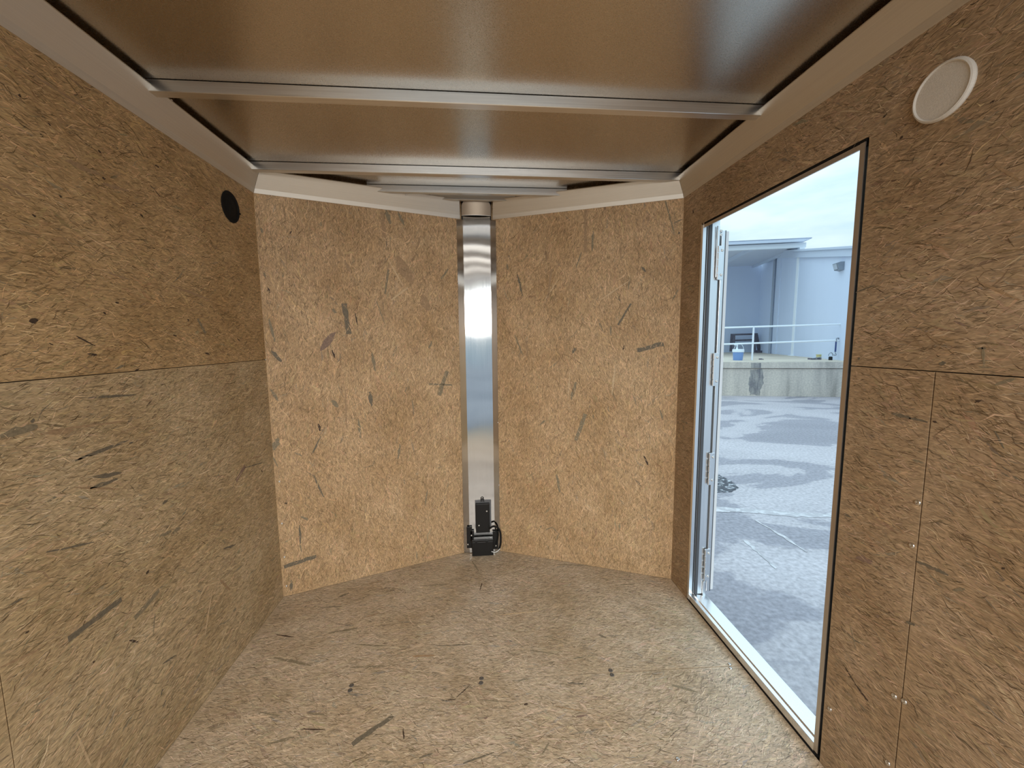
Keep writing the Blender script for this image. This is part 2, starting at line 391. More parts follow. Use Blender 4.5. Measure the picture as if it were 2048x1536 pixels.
# local x runs along +y, local y up, normal into the room (+x)
LL = Panel(wall_left, (XL, YB, 0), (0, 1, 0), (0, 0, 1), pl_lo, 'osb_side')
LH = Panel(wall_left, (XL, YB, 0), (0, 1, 0), (0, 0, 1), pl_hi, 'osb_upper')
LN = Panel(wall_left, (XL, YB, 0), (0, 1, 0), (0, 0, 1), pl_near, 'osb_side')
lim = ((1.45, 0), (W_, 2.0))
strands(LN.obj, pl_near, 'osb_side_s', 26000, .10, .38, lim)
strands(LL.obj, pl_lo, 'osb_side_s', 26000, .10, .38, lim)
strands(LH.obj, pl_hi, 'osb_upper_s', 26000, -.05, .42, lim)
for m in [(176,796,272,789,7,'flake_grey','rough'),(150,922,258,880,9,'flake_grey','rough'),(185,955,242,946,10,'flake_grey','rough'),(180,977,235,958,9,'flake_grey','rough'),
          (472,962,490,932,9,'flake_purple','bar'),(488,936,525,925,3,'flake_grey','rough'),(136,1279,243,1199,13,'flake_grey','bar'),(269,1237,318,1181,11,'flake_olive','bar'),
          (92,1105,188,1084,6,'flake_grey','rough'),(258,1281,276,1284,5,'flake_dark','rough'),(325,1328,352,1310,5,'flake_grey','rough'),(447,1098,471,1089,6,'flake_grey','rough'),
          (319,1073,343,1062,10,'flake_olive','rough'),(345,1066,360,1056,10,'flake_olive','rough'),(292,1148,298,1140,7,'flake_dark','rough'),(282,800,303,801,3,'flake_brown','rough'),
          (292,813,303,801,2,'flake_dark','rough'),(198,832,202,815,3,'flake_brown','rough'),(325,1008,335,1000,7,'flake_grey','rough'),(258,887,266,884,5,'flake_grey','rough'),
          (365,840,395,846,3,'flake_brown','rough'),(425,933,450,915,3,'flake_brown','rough'),(500,918,522,912,4,'flake_brown','rough'),(525,945,522,940,3,'flake_dark','rough'),
          (0,872,75,852,22,'flake_olive','rough'),(80,868,150,860,10,'flake_brown','rough'),(95,862,250,842,6,'flake_brown','rough'),(62,845,68,838,9,'flake_grey','rough'),
          (148,975,238,978,5,'flake_brown','rough'),(290,1410,312,1400,3,'flake_pale','rough'),(410,1270,425,1178,5,'flake_pale','rough'),(155,1470,180,1530,7,'flake_pale','rough'),
          (0,1335,80,1298,6,'flake_brown','rough'),(50,1267,58,1262,4,'flake_dark','rough'),(275,1385,282,1375,6,'flake_olive','rough'),(322,1390,325,1378,5,'flake_grey','rough'),
          (325,1415,332,1400,4,'flake_grey','rough'),(440,1160,460,1180,8,'flake_brown','rough'),(466,1222,472,1218,7,'flake_olive','rough'),(62,1425,80,1420,6,'flake_olive','rough'),
          (20,1210,45,1196,5,'flake_grey','rough'),(28,1195,60,1180,8,'flake_pale','rough'),(470,1290,474,1280,3,'flake_dark','rough'),(185,1325,190,1322,5,'flake_dark','rough'),
          (310,1226,306,1270,3,'flake_olive','rough'),(170,912,260,906,4,'flake_pale','rough'),(130,915,170,918,6,'flake_pale','rough')]:
    LL.flake(*m)
for m in [(58,643,76,640,11,'flake_dark','leaf'),(175,708,194,710,6,'flake_dark','rough'),(152,672,190,692,4,'flake_dark','rough'),(395,638,411,667,6,'flake_olive','bar'),
          (51,139,110,178,8,'flake_brown','rough'),(110,178,175,220,6,'flake_brown','rough'),(202,366,258,382,8,'flake_brown','leaf'),(375,638,378,642,5,'flake_dark','rough'),
          (206,625,212,628,5,'flake_dark','rough'),(474,677,480,682,3,'flake_dark','rough'),(98,686,106,690,3,'flake_dark','rough'),(300,370,320,393,3,'flake_dark','rough'),
          (36,190,42,193,7,'flake_dark','rough'),(95,245,101,252,4,'flake_dark','rough'),(80,268,86,273,4,'flake_dark','rough'),(204,356,211,358,6,'flake_dark','rough'),
          (310,330,318,335,5,'flake_dark','rough'),(64,429,72,434,5,'flake_dark','rough'),(280,428,286,434,5,'flake_dark','rough'),(196,300,202,306,5,'flake_dark','rough'),
          (118,390,124,396,5,'flake_dark','rough'),(270,741,278,738,4,'flake_dark','rough'),(346,670,353,672,4,'flake_dark','rough'),(230,738,250,730,5,'flake_olive','rough'),
          (160,730,178,738,4,'flake_brown','rough'),(130,320,200,350,14,'flake_brown','rough'),(0,366,60,400,8,'flake_brown','rough'),(410,706,420,709,4,'flake_dark','rough'),
          (340,570,420,600,6,'flake_brown','rough'),(200,540,260,560,5,'flake_brown','rough'),(230,605,238,606,4,'flake_dark','rough'),(424,490,440,500,4,'flake_brown','rough')]:
    LH.flake(*m)

# nose walls
def nose_panel(name, A, B, mat):
    d = (B-A).normalized(); n2 = Vector((d.y, -d.x))
    back = MB().prism([(*(A-n2*.011), -.02), (*(B-n2*.011), -.02), (*(B-n2*.06), -.02), (*(A-n2*.06), -.02)], (0, 0, 2.06)).build(name, 'cavity', kind='structure')
    Wd = (B-A).length
    poly = [(0, .001), (Wd, .001), (Wd, 2.0), (0, 2.0)]
    return Panel(back, (*A, 0), (*d, 0), (0, 0, 1), poly, mat), poly
PNL, poly = nose_panel('wall_front_left', CL, NL, 'osb_nose')
strands(PNL.obj, poly, 'osb_nose_s', 30000, math.pi/2, .55)
PNR, poly = nose_panel('wall_front_right', NR, CR, 'osb_nose')
strands(PNR.obj, poly, 'osb_nose_s', 30000, math.pi/2, .55)
for m in [(688,607,698,668,11,'flake_grey','bar'),(894,742,878,791,9,'flake_olive','bar'),(858,768,904,770,4,'flake_olive','bar'),(794,512,826,568,26,'flake_brown','leaf'),
          (642,702,670,664,15,'flake_purple','leaf'),(777,540,770,588,4,'flake_olive','bar'),(771,418,781,448,9,'flake_olive','rough'),(796,424,808,450,8,'flake_olive','rough'),
          (765,424,768,475,9,'flake_brown','bar'),(543,701,563,723,10,'flake_grey','rough'),(538,638,550,684,6,'flake_olive','rough'),(541,778,556,802,7,'flake_olive','rough'),
          (548,900,556,876,13,'flake_olive','rough'),(642,872,625,907,4,'flake_grey','rough'),(627,950,647,994,4,'flake_grey','rough'),(599,1050,601,1088,5,'flake_grey','rough'),
          (600,1088,603,1104,3,'flake_olive','rough'),(568,1134,633,1112,8,'flake_grey','bar'),(582,1182,583,1160,6,'flake_grey','rough'),(739,784,743,812,9,'flake_grey','rough'),
          (717,838,721,876,6,'flake_olive','rough'),(800,888,796,918,5,'flake_olive','rough'),(744,706,750,742,7,'flake_olive','rough'),(637,848,640,862,6,'flake_dark','rough'),
          (665,618,672,626,8,'flake_olive','rough'),(570,492,573,530,4,'flake_brown','rough'),(566,404,571,440,5,'flake_brown','rough'),(633,405,638,432,6,'flake_brown','rough'),
          (843,590,858,622,18,'flake_brown','leaf'),(842,471,832,500,6,'flake_brown','rough'),(896,538,882,558,4,'flake_olive','bar'),(816,575,783,600,4,'flake_pale','bar'),
          (776,518,806,572,3,'flake_pale','rough'),(768,630,765,600,3,'flake_brown','rough'),(752,600,770,648,3,'flake_olive','rough'),(710,625,715,650,3,'flake_dark','rough'),
          (664,700,670,716,4,'flake_dark','rough'),(864,682,858,696,6,'flake_olive','rough'),(601,1032,616,1040,6,'flake_olive','rough'),(664,800,676,815,9,'flake_olive','leaf'),
          (590,905,604,912,4,'flake_olive','rough'),(545,912,556,934,3,'flake_olive','rough'),(726,690,728,735,4,'flake_brown','rough'),(690,780,694,860,4,'flake_brown','rough'),
          (583,462,580,468,3,'flake_dark','rough'),(536,575,540,585,4,'flake_dark','rough'),(522,456,525,466,6,'flake_olive','rough'),(528,545,531,555,5,'flake_olive','rough'),
          (690,520,700,545,8,'flake_brown','rough'),(655,570,662,590,6,'flake_brown','rough'),(855,980,850,1010,4,'flake_olive','rough'),(760,950,770,985,3,'flake_brown','rough'),
          (824,800,828,830,3,'flake_olive','rough'),(820,1030,840,1045,3,'flake_brown','rough'),(710,980,714,1020,3,'flake_brown','rough')]:
    PNL.flake(*m)
for p in ((559,963),(564,1047),(569,1114),(573,1172)): PNL.screw(*p)
PNL.flake(573,1005,571,1008,5,'flake_dark','leaf')
for m in [(1274,701,1327,687,9,'flake_grey','bar'),(1171,828,1152,881,8,'flake_olive','bar'),(1152,764,1142,800,8,'flake_olive','rough'),(1140,762,1148,790,4,'flake_brown','rough'),
          (1172,420,1170,505,8,'flake_brown','bar'),(1186,462,1184,502,6,'flake_olive','rough'),(1035,549,1045,592,5,'flake_grey','rough'),(1103,538,1096,596,5,'flake_brown','bar'),
          (1262,607,1236,650,4,'flake_grey','bar'),(1030,670,1045,710,4,'flake_olive','rough'),(1053,680,1055,712,7,'flake_brown','rough'),(1145,707,1150,696,7,'flake_grey','rough'),
          (1113,948,1120,985,6,'flake_olive','rough'),(1331,402,1347,462,3,'flake_olive','bar'),(1347,446,1366,438,3,'flake_olive','rough'),(1325,400,1330,392,4,'flake_olive','rough'),
          (1357,464,1359,468,5,'flake_grey','rough'),(1283,534,1292,544,6,'flake_grey','rough'),(1014,528,1016,540,5,'flake_olive','rough'),(1163,505,1152,535,4,'flake_olive','rough'),
          (1240,490,1242,520,5,'flake_brown','rough'),(1260,555,1256,580,3,'flake_olive','rough'),(1266,650,1272,666,6,'flake_brown','rough'),(1221,652,1222,672,4,'flake_olive','rough'),
          (1248,690,1246,700,3,'flake_dark','rough'),(1092,502,1094,545,3,'flake_brown','rough'),(1112,520,1122,534,5,'flake_brown','rough'),(1090,480,1092,520,4,'flake_brown','rough'),
          (1288,912,1296,930,5,'flake_dark','rough'),(1090,1060,1104,1054,3,'flake_olive','rough'),(1104,1054,1118,1068,3,'flake_olive','rough'),(1118,1068,1112,1080,3,'flake_olive','rough'),
          (1050,820,1056,850,3,'flake_brown','rough'),(1080,850,1090,840,5,'flake_olive','rough'),(1040,960,1046,990,3,'flake_brown','rough'),(1320,820,1326,840,5,'flake_olive','rough'),
          (1250,855,1256,880,3,'flake_brown','rough'),(1200,930,1206,965,4,'flake_brown','rough'),(1290,1010,1294,1050,3,'flake_brown','rough'),(1345,600,1356,580,4,'flake_olive','rough'),
          (1115,560,1090,600,3,'flake_pale','rough'),(1200,600,1260,560,3,'flake_pale','rough'),(1140,740,1136,800,3,'flake_pale','rough'),(1230,730,1224,790,4,'flake_pale','rough')]:
    PNR.flake(*m)

# right wall with the doorway cut through
DY0, DY1, DZ0, DZ1 = .981, 1.741, .030, 1.737         # cut in the sheets
OY0, OY1, OZ0, OZ1 = 1.003, 1.716, .036, 1.714        # clear opening inside the frame
X1 = 1.050                                            # outer skin
b = MB()
b.box((XR+.0115, YB, -.02), (X1, DY0-.004, 2.04)); b.box((XR+.0115, DY1+.003, -.02), (X1, 1.93, 2.04))
b.box((XR+.0115, DY0-.004, OZ1+.038), (X1, DY1+.003, 2.04)); b.box((XR+.0115, DY0-.004, -.05), (X1, DY1+.003, -.004))
wall_right = b.build('wall_right', 'cavity', kind='structure')
b = MB(); X2 = X1+.004
b.box((X1, YB, -.14), (X2, OY0-.012, 2.06)); b.box((X1, OY1+.008, -.14), (X2, 1.93, 2.06)); b.box((X1, OY0-.012, OZ1+.036), (X2, OY1+.008, 2.06)); b.box((X1, OY0-.012, -.14), (X2, OY1+.008, OZ0-.014))
b.build('outer_skin', 'skin', wall_right)
# local x runs along -y (towards the camera), local y up, normal into the room (-x); u = CR.y - y
def ru(y): return CR.y - y
zj = 1.164; vj = .784
q = [(ru(CR.y), .001), (ru(DY1), .001), (ru(DY1), DZ1), (ru(DY0), DZ1), (ru(DY0), zj+.0024), (ru(YB), zj+.0024), (ru(YB), 2.0), (ru(CR.y), 2.0)]
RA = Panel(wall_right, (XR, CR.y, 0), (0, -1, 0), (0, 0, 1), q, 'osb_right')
strands(RA.obj, q, 'osb_right_s', 24000, 0, .42, ((0, 0), (1.55, 2.0)))
q = [(ru(DY0), .001), (ru(vj)-.0016, .001), (ru(vj)-.0016, zj), (ru(DY0), zj)]
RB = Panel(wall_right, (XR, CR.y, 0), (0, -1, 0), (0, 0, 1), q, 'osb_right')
strands(RB.obj, q, 'osb_right_s', 26000, -.15, .35)
q = [(ru(vj)+.0016, .001), (ru(YB), .001), (ru(YB), zj), (ru(vj)+.0016, zj)]
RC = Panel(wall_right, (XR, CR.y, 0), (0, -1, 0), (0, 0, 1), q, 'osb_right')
strands(RC.obj, q, 'osb_right_s', 26000, -.15, .35, ((0, 0), (1.55, 2.0)))
for m in [(1783,827,1822,836,9,'flake_grey','rough'),(1818,836,1856,844,6,'flake_grey','rough'),(1687,1329,1712,1370,4,'flake_dark','rough'),(1710,1368,1736,1402,6,'flake_dark','rough'),
          (1712,1115,1745,1124,16,'flake_purple','rough'),(1688,1028,1702,1034,6,'flake_grey','rough'),(1690,985,1740,990,3,'flake_brown','rough'),(1752,1230,1758,1234,7,'flake_purple','rough'),
          (1700,1250,1712,1300,3,'flake_olive','rough'),(1700,1040,1760,1080,4,'flake_brown','rough'),(1825,920,1848,926,7,'flake_olive','rough')]:
    RB.flake(*m)
for m in [(1833,1122,1897,1150,10,'flake_grey','rough'),(1990,862,2008,897,4,'flake_grey','rough'),(1866,842,1874,845,5,'flake_dark','rough'),(1812,1243,1830,1250,8,'flake_grey','rough'),
          (1880,940,1990,970,8,'flake_brown','rough'),(1990,770,2030,758,9,'flake_olive','rough'),(1950,805,1964,800,5,'flake_dark','rough'),
          (1900,1200,2030,1290,6,'flake_brown','rough'),(1930,1440,2040,1520,6,'flake_brown','rough'),(2004,1138,2010,1136,5,'flake_dark','rough'),(1905,1180,1930,1178,8,'flake_olive','rough')]:
    RC.flake(*m)
for m in [(1955,696,1972,697,4,'flake_grey','rough'),(1965,695,1968,732,6,'flake_olive','rough'),(1955,734,1985,735,4,'flake_olive','rough'),(1878,728,1892,726,9,'flake_grey','rough'),
          (1908,642,1932,652,5,'flake_purple','rough'),(1712,585,1750,570,5,'flake_grey','rough'),(1770,252,1774,240,5,'flake_olive','rough'),(1800,278,1806,272,6,'flake_dark','rough'),
          (1766,236,1774,228,5,'flake_dark','rough'),(1980,206,1992,200,4,'flake_dark','rough'),(1716,716,1720,718,6,'flake_grey','rough'),(1880,330,1888,326,5,'flake_dark','rough'),
          (1705,300,1720,270,0.1,'flake_brown','rough'),(1850,480,1900,500,6,'flake_brown','rough'),(1950,560,2040,600,6,'flake_brown','rough'),(1990,330,2040,360,7,'flake_brown','rough'),
          (1385,420,1388,426,4,'flake_dark','rough'),(1425,398,1430,394,4,'flake_dark','rough'),(1368,860,1366,850,4,'flake_olive','rough')]:
    RA.flake(*m)
for p in ((1660,1418),(1789,1392),(1776,1526),(1824,1091)): RB.screw(*p, SCREW_BIG)
for p in ((1809,1403),(1836,1005)): RC.screw(*p, SCREW_BIG)

# ceiling: metal sheet and roof bows
ceiling = MB().prism([(XL-.06, YB, ZC), (XR+.07, YB, ZC), (XR+.07, 1.95, ZC), (.12, 2.40, ZC), (-.12, 2.40, ZC), (XL-.06, 2.02, ZC)], (0, 0, .03)).build('ceiling', 'ceiling', kind='structure')
def room_x(y, d):
    """half widths of the room at depth y, d in from the walls"""
    xl = XL if y <= CL.y else CL.x + (NL.x-CL.x)*(y-CL.y)/(NL.y-CL.y)
    xr = XR if y <= CR.y else CR.x + (NR.x-CR.x)*(y-CR.y)/(NR.y-CR.y)
    return xl+d, xr-d
for y, t in ((-1.06, .03), (-.46, .03), (.14, .03), (.74, .03), (1.332, .03), (1.868, .03), (2.095, .022), (2.205, .022)):
    d = .022 if y < CR.y else .062
    x0, x1 = room_x(y, d); x0, x1 = x0, x1
    b = MB(); zb = 1.966 if y < 2.2 else 1.972
    # a rolled hat section: front web, bottom flange, rear web, small turned lip along the roof sheet
    prof = [(0, zb+.0015), (.0015, zb), (t, zb), (t, ZC-.0008), (t-.002, ZC-.0008), (t-.002, zb+.002), (.0022, zb+.002), (.0022, ZC-.0018), (0, ZC-.0018)]
    b.prism([(x0, y+a, c) for a, c in prof], (x1-x0, 0, 0)).build('roof_bow', 'bow', ceiling)

# cove trims: one profile mitred around the room
prof = [(.0006, 1.8975), (.0016, 1.898), (.0085, 1.9160), (.0100, 1.9185), (.0475, 1.9820), (.0470, 1.9855), (.0440, 1.9850), (.0085, 1.9205), (.0006, 1.9205)]
outl = [Vector((XL, YB)), CL, NL, NR, CR, Vector((XR, YB))]
def offs(i, d):
    def nrm(a, b): e = (b-a).normalized(); return Vector((e.y, -e.x))
    P = outl[i]
    if i in (0, 5):
        n = nrm(outl[0], outl[1]) if i == 0 else nrm(outl[4], outl[5]); return P + n*d
    n1 = nrm(outl[i-1], P); n2 = nrm(P, outl[i+1]); m = (n1+n2).normalized()
    return P + m*(d/m.dot(n1))
def trim(name, i0, i1, cut0=None, cut1=None, mat='trim'):
    R0, R1 = [], []
    for d, z in prof:
        a, b2 = offs(i0, d), offs(i1, d)
        e = (b2-a).normalized()
        if cut0 is not None: a = a + e*((cut0-a.x)/e.x)
        if cut1 is not None: b2 = a + e*((cut1-a.x)/e.x)
        a = a + e*.0006; b2 = b2 - e*.0006
        R0.append(Vector((a.x, a.y, z))); R1.append(Vector((b2.x, b2.y, z)))
    b = MB(); b.loft([R0, R1])
    return b.build(name, mat, kind='structure')
T1 = trim('trim_1', 0, 1); T2 = trim('trim_2', 1, 2, None, -.078, 'trimx'); T3 = trim('trim_3', 3, 4, .097, None, 'trimx'); T4 = trim('trim_4', 4, 5)
def put_screw(parent, p, n, me=SCREW, name='screw'):
    n = Vector(n).normalized(); q = Vector((0, 0, 1)).rotation_difference(n).to_matrix().to_4x4()
    return link(name, me, parent, Matrix.Translation(p) @ q)
nL2 = Vector((dirL.y, -dirL.x, 0)); nR2 = Vector((dirR.y, -dirR.x, 0))
for px, py in ((181,155),(384,293)): put_screw(T1, at(px, py, 0, XL+.0031), (1, 0, 0))
put_screw(T1, at(342, 201, 0, XL+.043), (1, 0, -.7)); put_screw(T1, at(497, 372, 0, XL+.0031), (1, 0, 0))
for px, py in ((742, 406), (522, 377)): put_screw(T2, on_plane(px, py, (*(CL+Vector(nL2[:2])*.0031), 0), nL2), nL2)
for px, py in ((590, 352), (812, 389)): put_screw(T2, on_plane(px, py, (*(CL+Vector(nL2[:2])*.044), 0), nL2), nL2+Vector((0, 0, -.7)))
for px, py in ((1147, 413), (1362, 386)): put_screw(T3, on_plane(px, py, (*(CR+Vector(nR2[:2])*.0031), 0), nR2), nR2)
for px, py in ((1303, 362),): put_screw(T3, on_plane(px, py, (*(CR+Vector(nR2[:2])*.044), 0), nR2), nR2+Vector((0, 0, -.7)))
put_screw(T4, at(1504, 234, 0, XR-.043), (-1, 0, -.7)); put_screw(T4, at(1467, 278, 0, XR-.034), (-1, 0, -.7))

# ------------------------------------------------------------------ corner cover strip in the nose
st = thing('corner_cover', 'tall polished stainless cover strip screwed into the corner between the two front wood walls', 'corner cover', (0, 2.262, 0))
Mi = Matrix.Translation((0, -2.262, 0))
yf = 2.268
fl = NL + Vector((0, 0)) ; 
aL = Vector((-.064, yf)); aR = Vector((.083, yf))
eL = aL - dirL*.030; eR = aR + dirR*.026
# move the flanges onto the board faces
def onto(P, A, n, d): k = (P-A).dot(n); return P - n*(k-d)
n2L = Vector(nL2[:2]); n2R = Vector(nR2[:2])
eL = onto(eL, CL, n2L, .0026); eR = onto(eR, CR, n2R, .0026)
rows = 60; rings = []
for k in range(rows+1):
    z = .004 + (1.912-.004)*k/rows
    ring = []
    for i in range(9):
        t = i/8; x = aL.x+(aR.x-aL.x)*t
        y = yf + .0022*math.sin(math.pi*t)*(1+.5*math.sin(z*5.3)) + .0005*math.sin(z*17+1.0*t)
        ring.append(Vector((x, y, z)))
    rings.append(ring)
b = MB(); b.loft(rings, False, False)
face = b.build('face', 'strip', st, Mi, smooth=True)
for nm, a, e, nn in (('flange', aL, eL, n2L), ('flange', aR, eR, n2R)):
    b = MB(); b.prism([(*a, .004), (*e, .004), (*(e-nn*.0018), .004), (*(a-nn*.0018+Vector((0, .002))), .004)], (0, 0, 1.888))
    fo = b.build(nm, 'strip', st, Mi)
    mid = (a+e)/2; pl_n = Vector((*nn, 0))
    pts = ((916,442),(919,567),(925,708),(930,845),(934,972)) if nn is n2L else ((983,441),(987,569),(991,710),(995,845),(998,970))
    for k, (px, py) in enumerate(pts):
        p = on_plane(px, py, (*e, 0), pl_n) + pl_n*.0003
        put_screw(fo, p, pl_n, SCREW_BIG if (k == 1 and nn is n2L) else SCREW)

# rounded cap over the joint of the two nose trims
cp = thing('corner_bracket', 'small brown rounded metal bracket above the stainless strip between the two front cove trims', 'bracket', (.009, 2.25, 1.915))
W2, zt = .078, 1.9845; ring = []
def capy(z): return 2.262 - (z-1.911)*.25
pts = [(W2*(i/8-1), 1.9115) for i in range(17)]
for k in range(9):
    a = math.pi/2*k/8; pts.append((W2-.034+.034*math.cos(a), zt-.034+.034*math.sin(a)))
for k in range(9):
    a = math.pi/2*k/8; pts.append((-W2+.034-.034*math.sin(a), zt-.034+.034*math.cos(a)))
Mc = Matrix.Translation((-.009, -2.25, -1.915))
rows_ = []
for k in range(25):
    t_ = max(-.9995, min(.9995, -math.cos(math.pi*k/24))); xx = W2*t_
    e_ = max(0, abs(xx)-(W2-.034)); ztop = zt-.034+math.sqrt(max(0, .034**2-e_*e_))
    rows_.append([Vector((.009+xx, capy(z_)-.012*(1-t_*t_), z_)) for z_ in [1.9115+(ztop-1.9115)*q_/6 for q_ in range(7)]])
b = MB(); b.loft(rows_, False, False); b.build('face', 'cap', cp, Mc, smooth=True)
b = MB(); a0 = [Vector((.009+W2*t, capy(1.9115)-.012*(1-t*t), 1.9115)) for t in [i/8-1 for i in range(17)]]
lip = [p+Vector((0, -.006, -.001)) for p in a0] ; n = len(a0)
b.poly([*a0, *lip, *[p+Vector((0, 0, -.002)) for p in a0], *[p+Vector((0, 0, -.002)) for p in lip]],
       [(i, i+1, n+i+1, n+i) for i in range(n-1)]+[(2*n+i, 3*n+i, 3*n+i+1, 2*n+i+1) for i in range(n-1)]+[(n+i, n+i+1, 3*n+i+1, 3*n+i) for i in range(n-1)])
b.build('lip', 'trimx', cp, Mc)
# closure behind the cap
MB().box((-.12, 2.292, 0), (.14, 2.34, 2.04)).build('wall_front', 'cavity', kind='structure')

# ------------------------------------------------------------------ electrical boxes at the foot of the strip
bx0 = at(944.5, 1112, 2, .002); bx1 = at(987, 1112, 2, .002)
yb = (bx0.y+bx1.y)/2; bw = bx1.x-bx0.x; cx = (bx0.x+bx1.x)/2
bb = thing('battery_box', 'black plastic breakaway battery box with printed lid on the floor below the steel strip', 'battery box', (cx, yb, 0))
h = .088; dep = 2.262-yb
MB().box((-bw/2, 0, .002), (bw/2, dep, h)).build('body', 'black', bb, bevel=.003)
MB().box((-bw/2-.003, -.003, h), (bw/2+.003, dep, h+.014)).build('lid', 'black', bb, bevel=.004)
lb = MB().box((-bw/2+.008, .006, h+.0142), (bw/2-.010, dep*.62, h+.0149)).build('printed_label', 'label', bb)
b = MB(); random.seed(3)
for k, (yy, segs) in enumerate(((.84, ((.04, .55), (.62, .9))), (.62, ((.04, .72), (.78, .9))), (.42, ((.04, .5), (.55, .72), (.78, .96))), (.2, ((.04, .72), (.78, .96))))):
    for s0, s1 in segs:
        lx0 = -bw/2+.008; lw = bw-.018; ly = .006+(dep*.62-.006)*yy
        b.box((lx0+lw*s0, ly-.0022, h+.0149), (lx0+lw*s1, ly+.0022, h+.0152))
b.build('print_lines', 'print', lb)
for sx in (-.3, .2): MB().box((bw*sx-.006, -.0052, h-.006), (bw*sx+.006, -.001, h+.008)).build('latch', 'black', bb, bevel=.001)
# side mounting tabs
def tab(x0, y0, x1, y1, screws, name='mounting_tab'):
    yy = 2.259; p0 = at(x0, y1, 1, yy); p1 = at(x1, y0, 1, yy)
    o = MB().box((p0.x, yy-.004, max(p0.z, .004)), (p1.x, yy+.004, p1.z), Matrix.Translation((-cx, -yb, 0))).build(name, 'black', bb, bevel=.0015)
    for s in screws: put_screw(o, at(*s, 1, yy-.0042)-Vector((cx, yb, 0)), (0, -1, 0))
tab(934, 1053, 944, 1096, ((936, 1089),)); tab(941, 1061, 948, 1082, ((943, 1071),)); tab(986, 1062, 996, 1098, ((992, 1091),))
# upper cover
yy = 2.250
p0, p1 = at(952, 1060, 1, yy), at(979, 1007, 1, yy)
wc = thing('wiring_cover', 'narrow upright black wiring cover with a hanging eyelet above the battery box', 'cover', ((p0.x+p1.x)/2, yy, p0.z))
Mw = Matrix.Translation(-Vector(((p0.x+p1.x)/2, yy, p0.z)))
MB().box((p0.x, yy, p0.z-.02), (p1.x, yy+.018, p1.z), Mw).build('cover_body', 'black', wc, bevel=.003)
q0, q1 = at(951, 1058, 1, yy+.012), at(982, 1000, 1, yy+.012)
MB().box((q0.x, yy+.0165, q0.z), (q1.x, yy+.0185, q1.z), Mw).build('back_plate', 'label', wc, bevel=.0006)
e = at(964.5, 999.5, 1, yy+.008); b = MB()
b.tube([e+Vector((.007*math.cos(a), 0, .007*math.sin(a))) for a in [2*math.pi*k/16 for k in range(17)]], .0026, 8)
b.tube([e+Vector((-.010, 0, -.010)), e+Vector((0, 0, -.006)), e+Vector((.012, 0, -.010))], .003, 8)
b.build('eyelet', 'black', wc, Mw, smooth=True)
for s in ((973.5, 1022.5), (958, 1051)): put_screw(wc, Mw @ (at(*s, 1, yy-.0004)), (0, -1, 0))
# cable
yc = 2.235
def curve(pts, y0): return [at(px, py, 1, y0) for px, py in pts]
def smooth_pts(P, k=5):
    o = []
    for i in range(len(P)-1):
        a, b_, c, d = P[max(i-1, 0)], P[i], P[i+1], P[min(i+2, len(P)-1)]
        for j in range(k):
            t = j/k; o.append(.5*((2*b_)+(c-a)*t+(2*a-5*b_+4*c-d)*t*t+(3*b_-a-3*c+d)*t**3))
    return o+[P[-1]]
cb = MB().tube(smooth_pts(curve(((978,1058),(986,1053),(995,1055),(1000,1063),(1001.5,1075),(1001,1088),(998,1099)), yc)), .0052, 8).build('cable', 'blackmatte', smooth=True)
cb['label'] = 'thick black cable looping down the right side of the battery box'; cb['category'] = 'cable'
MB().tube(smooth_pts(curve(((984,1060),(991,1060),(995,1067),(995,1080),(992,1090)), yc+.008)), .0030, 8).build('inner_cable', 'blackmatte', cb, smooth=True)
wv = MB().tube(smooth_pts([at(983,1103,1,2.215), at(990,1104.5,1,2.213), at(996,1101.5,1,2.217), at(1000,1097.5,1,2.225)]), .0022, 6).build('white_wire', 'wirewhite', smooth=True)
wv['label'] = 'short thin white wire emerging beside the battery box at floor level'; wv['category'] = 'wire'

# ------------------------------------------------------------------ round vents
vl = thing('round_vent', 'black round vent hole high on the left wood wall near the front corner', 'vent', (XL, 1.762, 1.780))
Rv = Matrix.Rotation(math.pi/2, 4, 'Y')
MB().lathe([(.058, 0), (.060, .002), (.058, .004), (.051, .0045), (.049, .002), (.047, -.0005), (.046, .0008), (.046, .0002), (.04, .0002)], 40, Rv).build('rim', 'blackmatte', vl, smooth=True)
MB().lathe([(.049, .0003), (.049, .0016), (.030, .0018), (.028, .0030), (.006, .0034), (0, .0034)], 40, Rv).build('baffle', 'blackmatte', vl, smooth=True)
MB().box((.002, .046, -.012), (.006, .061, -.006)).build('tab', 'blackmatte', vl)
vr = thing('round_vent', 'pale grey round vent cover high on the right wood wall above the doorway', 'vent', (XR, .820, 1.748))
Rw = Matrix.Rotation(-math.pi/2, 4, 'Y')
MB().lathe([(.0565, 0), (.0575, .004), (.0555, .009), (.0525, .0105), (.0505, .0088), (.0498, .004), (.02, .004)], 48, Rw).build('rim', 'ventwhite', vr, smooth=True)
MB().lathe([(.0500, .003), (.0500, .0068), (.03, .0070), (0, .0072)], 48, Rw).build('screen', 'ventgrey', vr, smooth=True)

# ------------------------------------------------------------------ doorway: frame, sill, seal
door = empty('door_1', (XR, OY1, 0), kind='structure')
Md = Matrix.Translation((-XR, -OY1, 0))
def dbox(name, a, b_, mat, parent=door, bevel=.0008): return MB().box(a, b_, Md).build(name, mat, parent, bevel=bevel, seg=1)
xi = XR-.0015
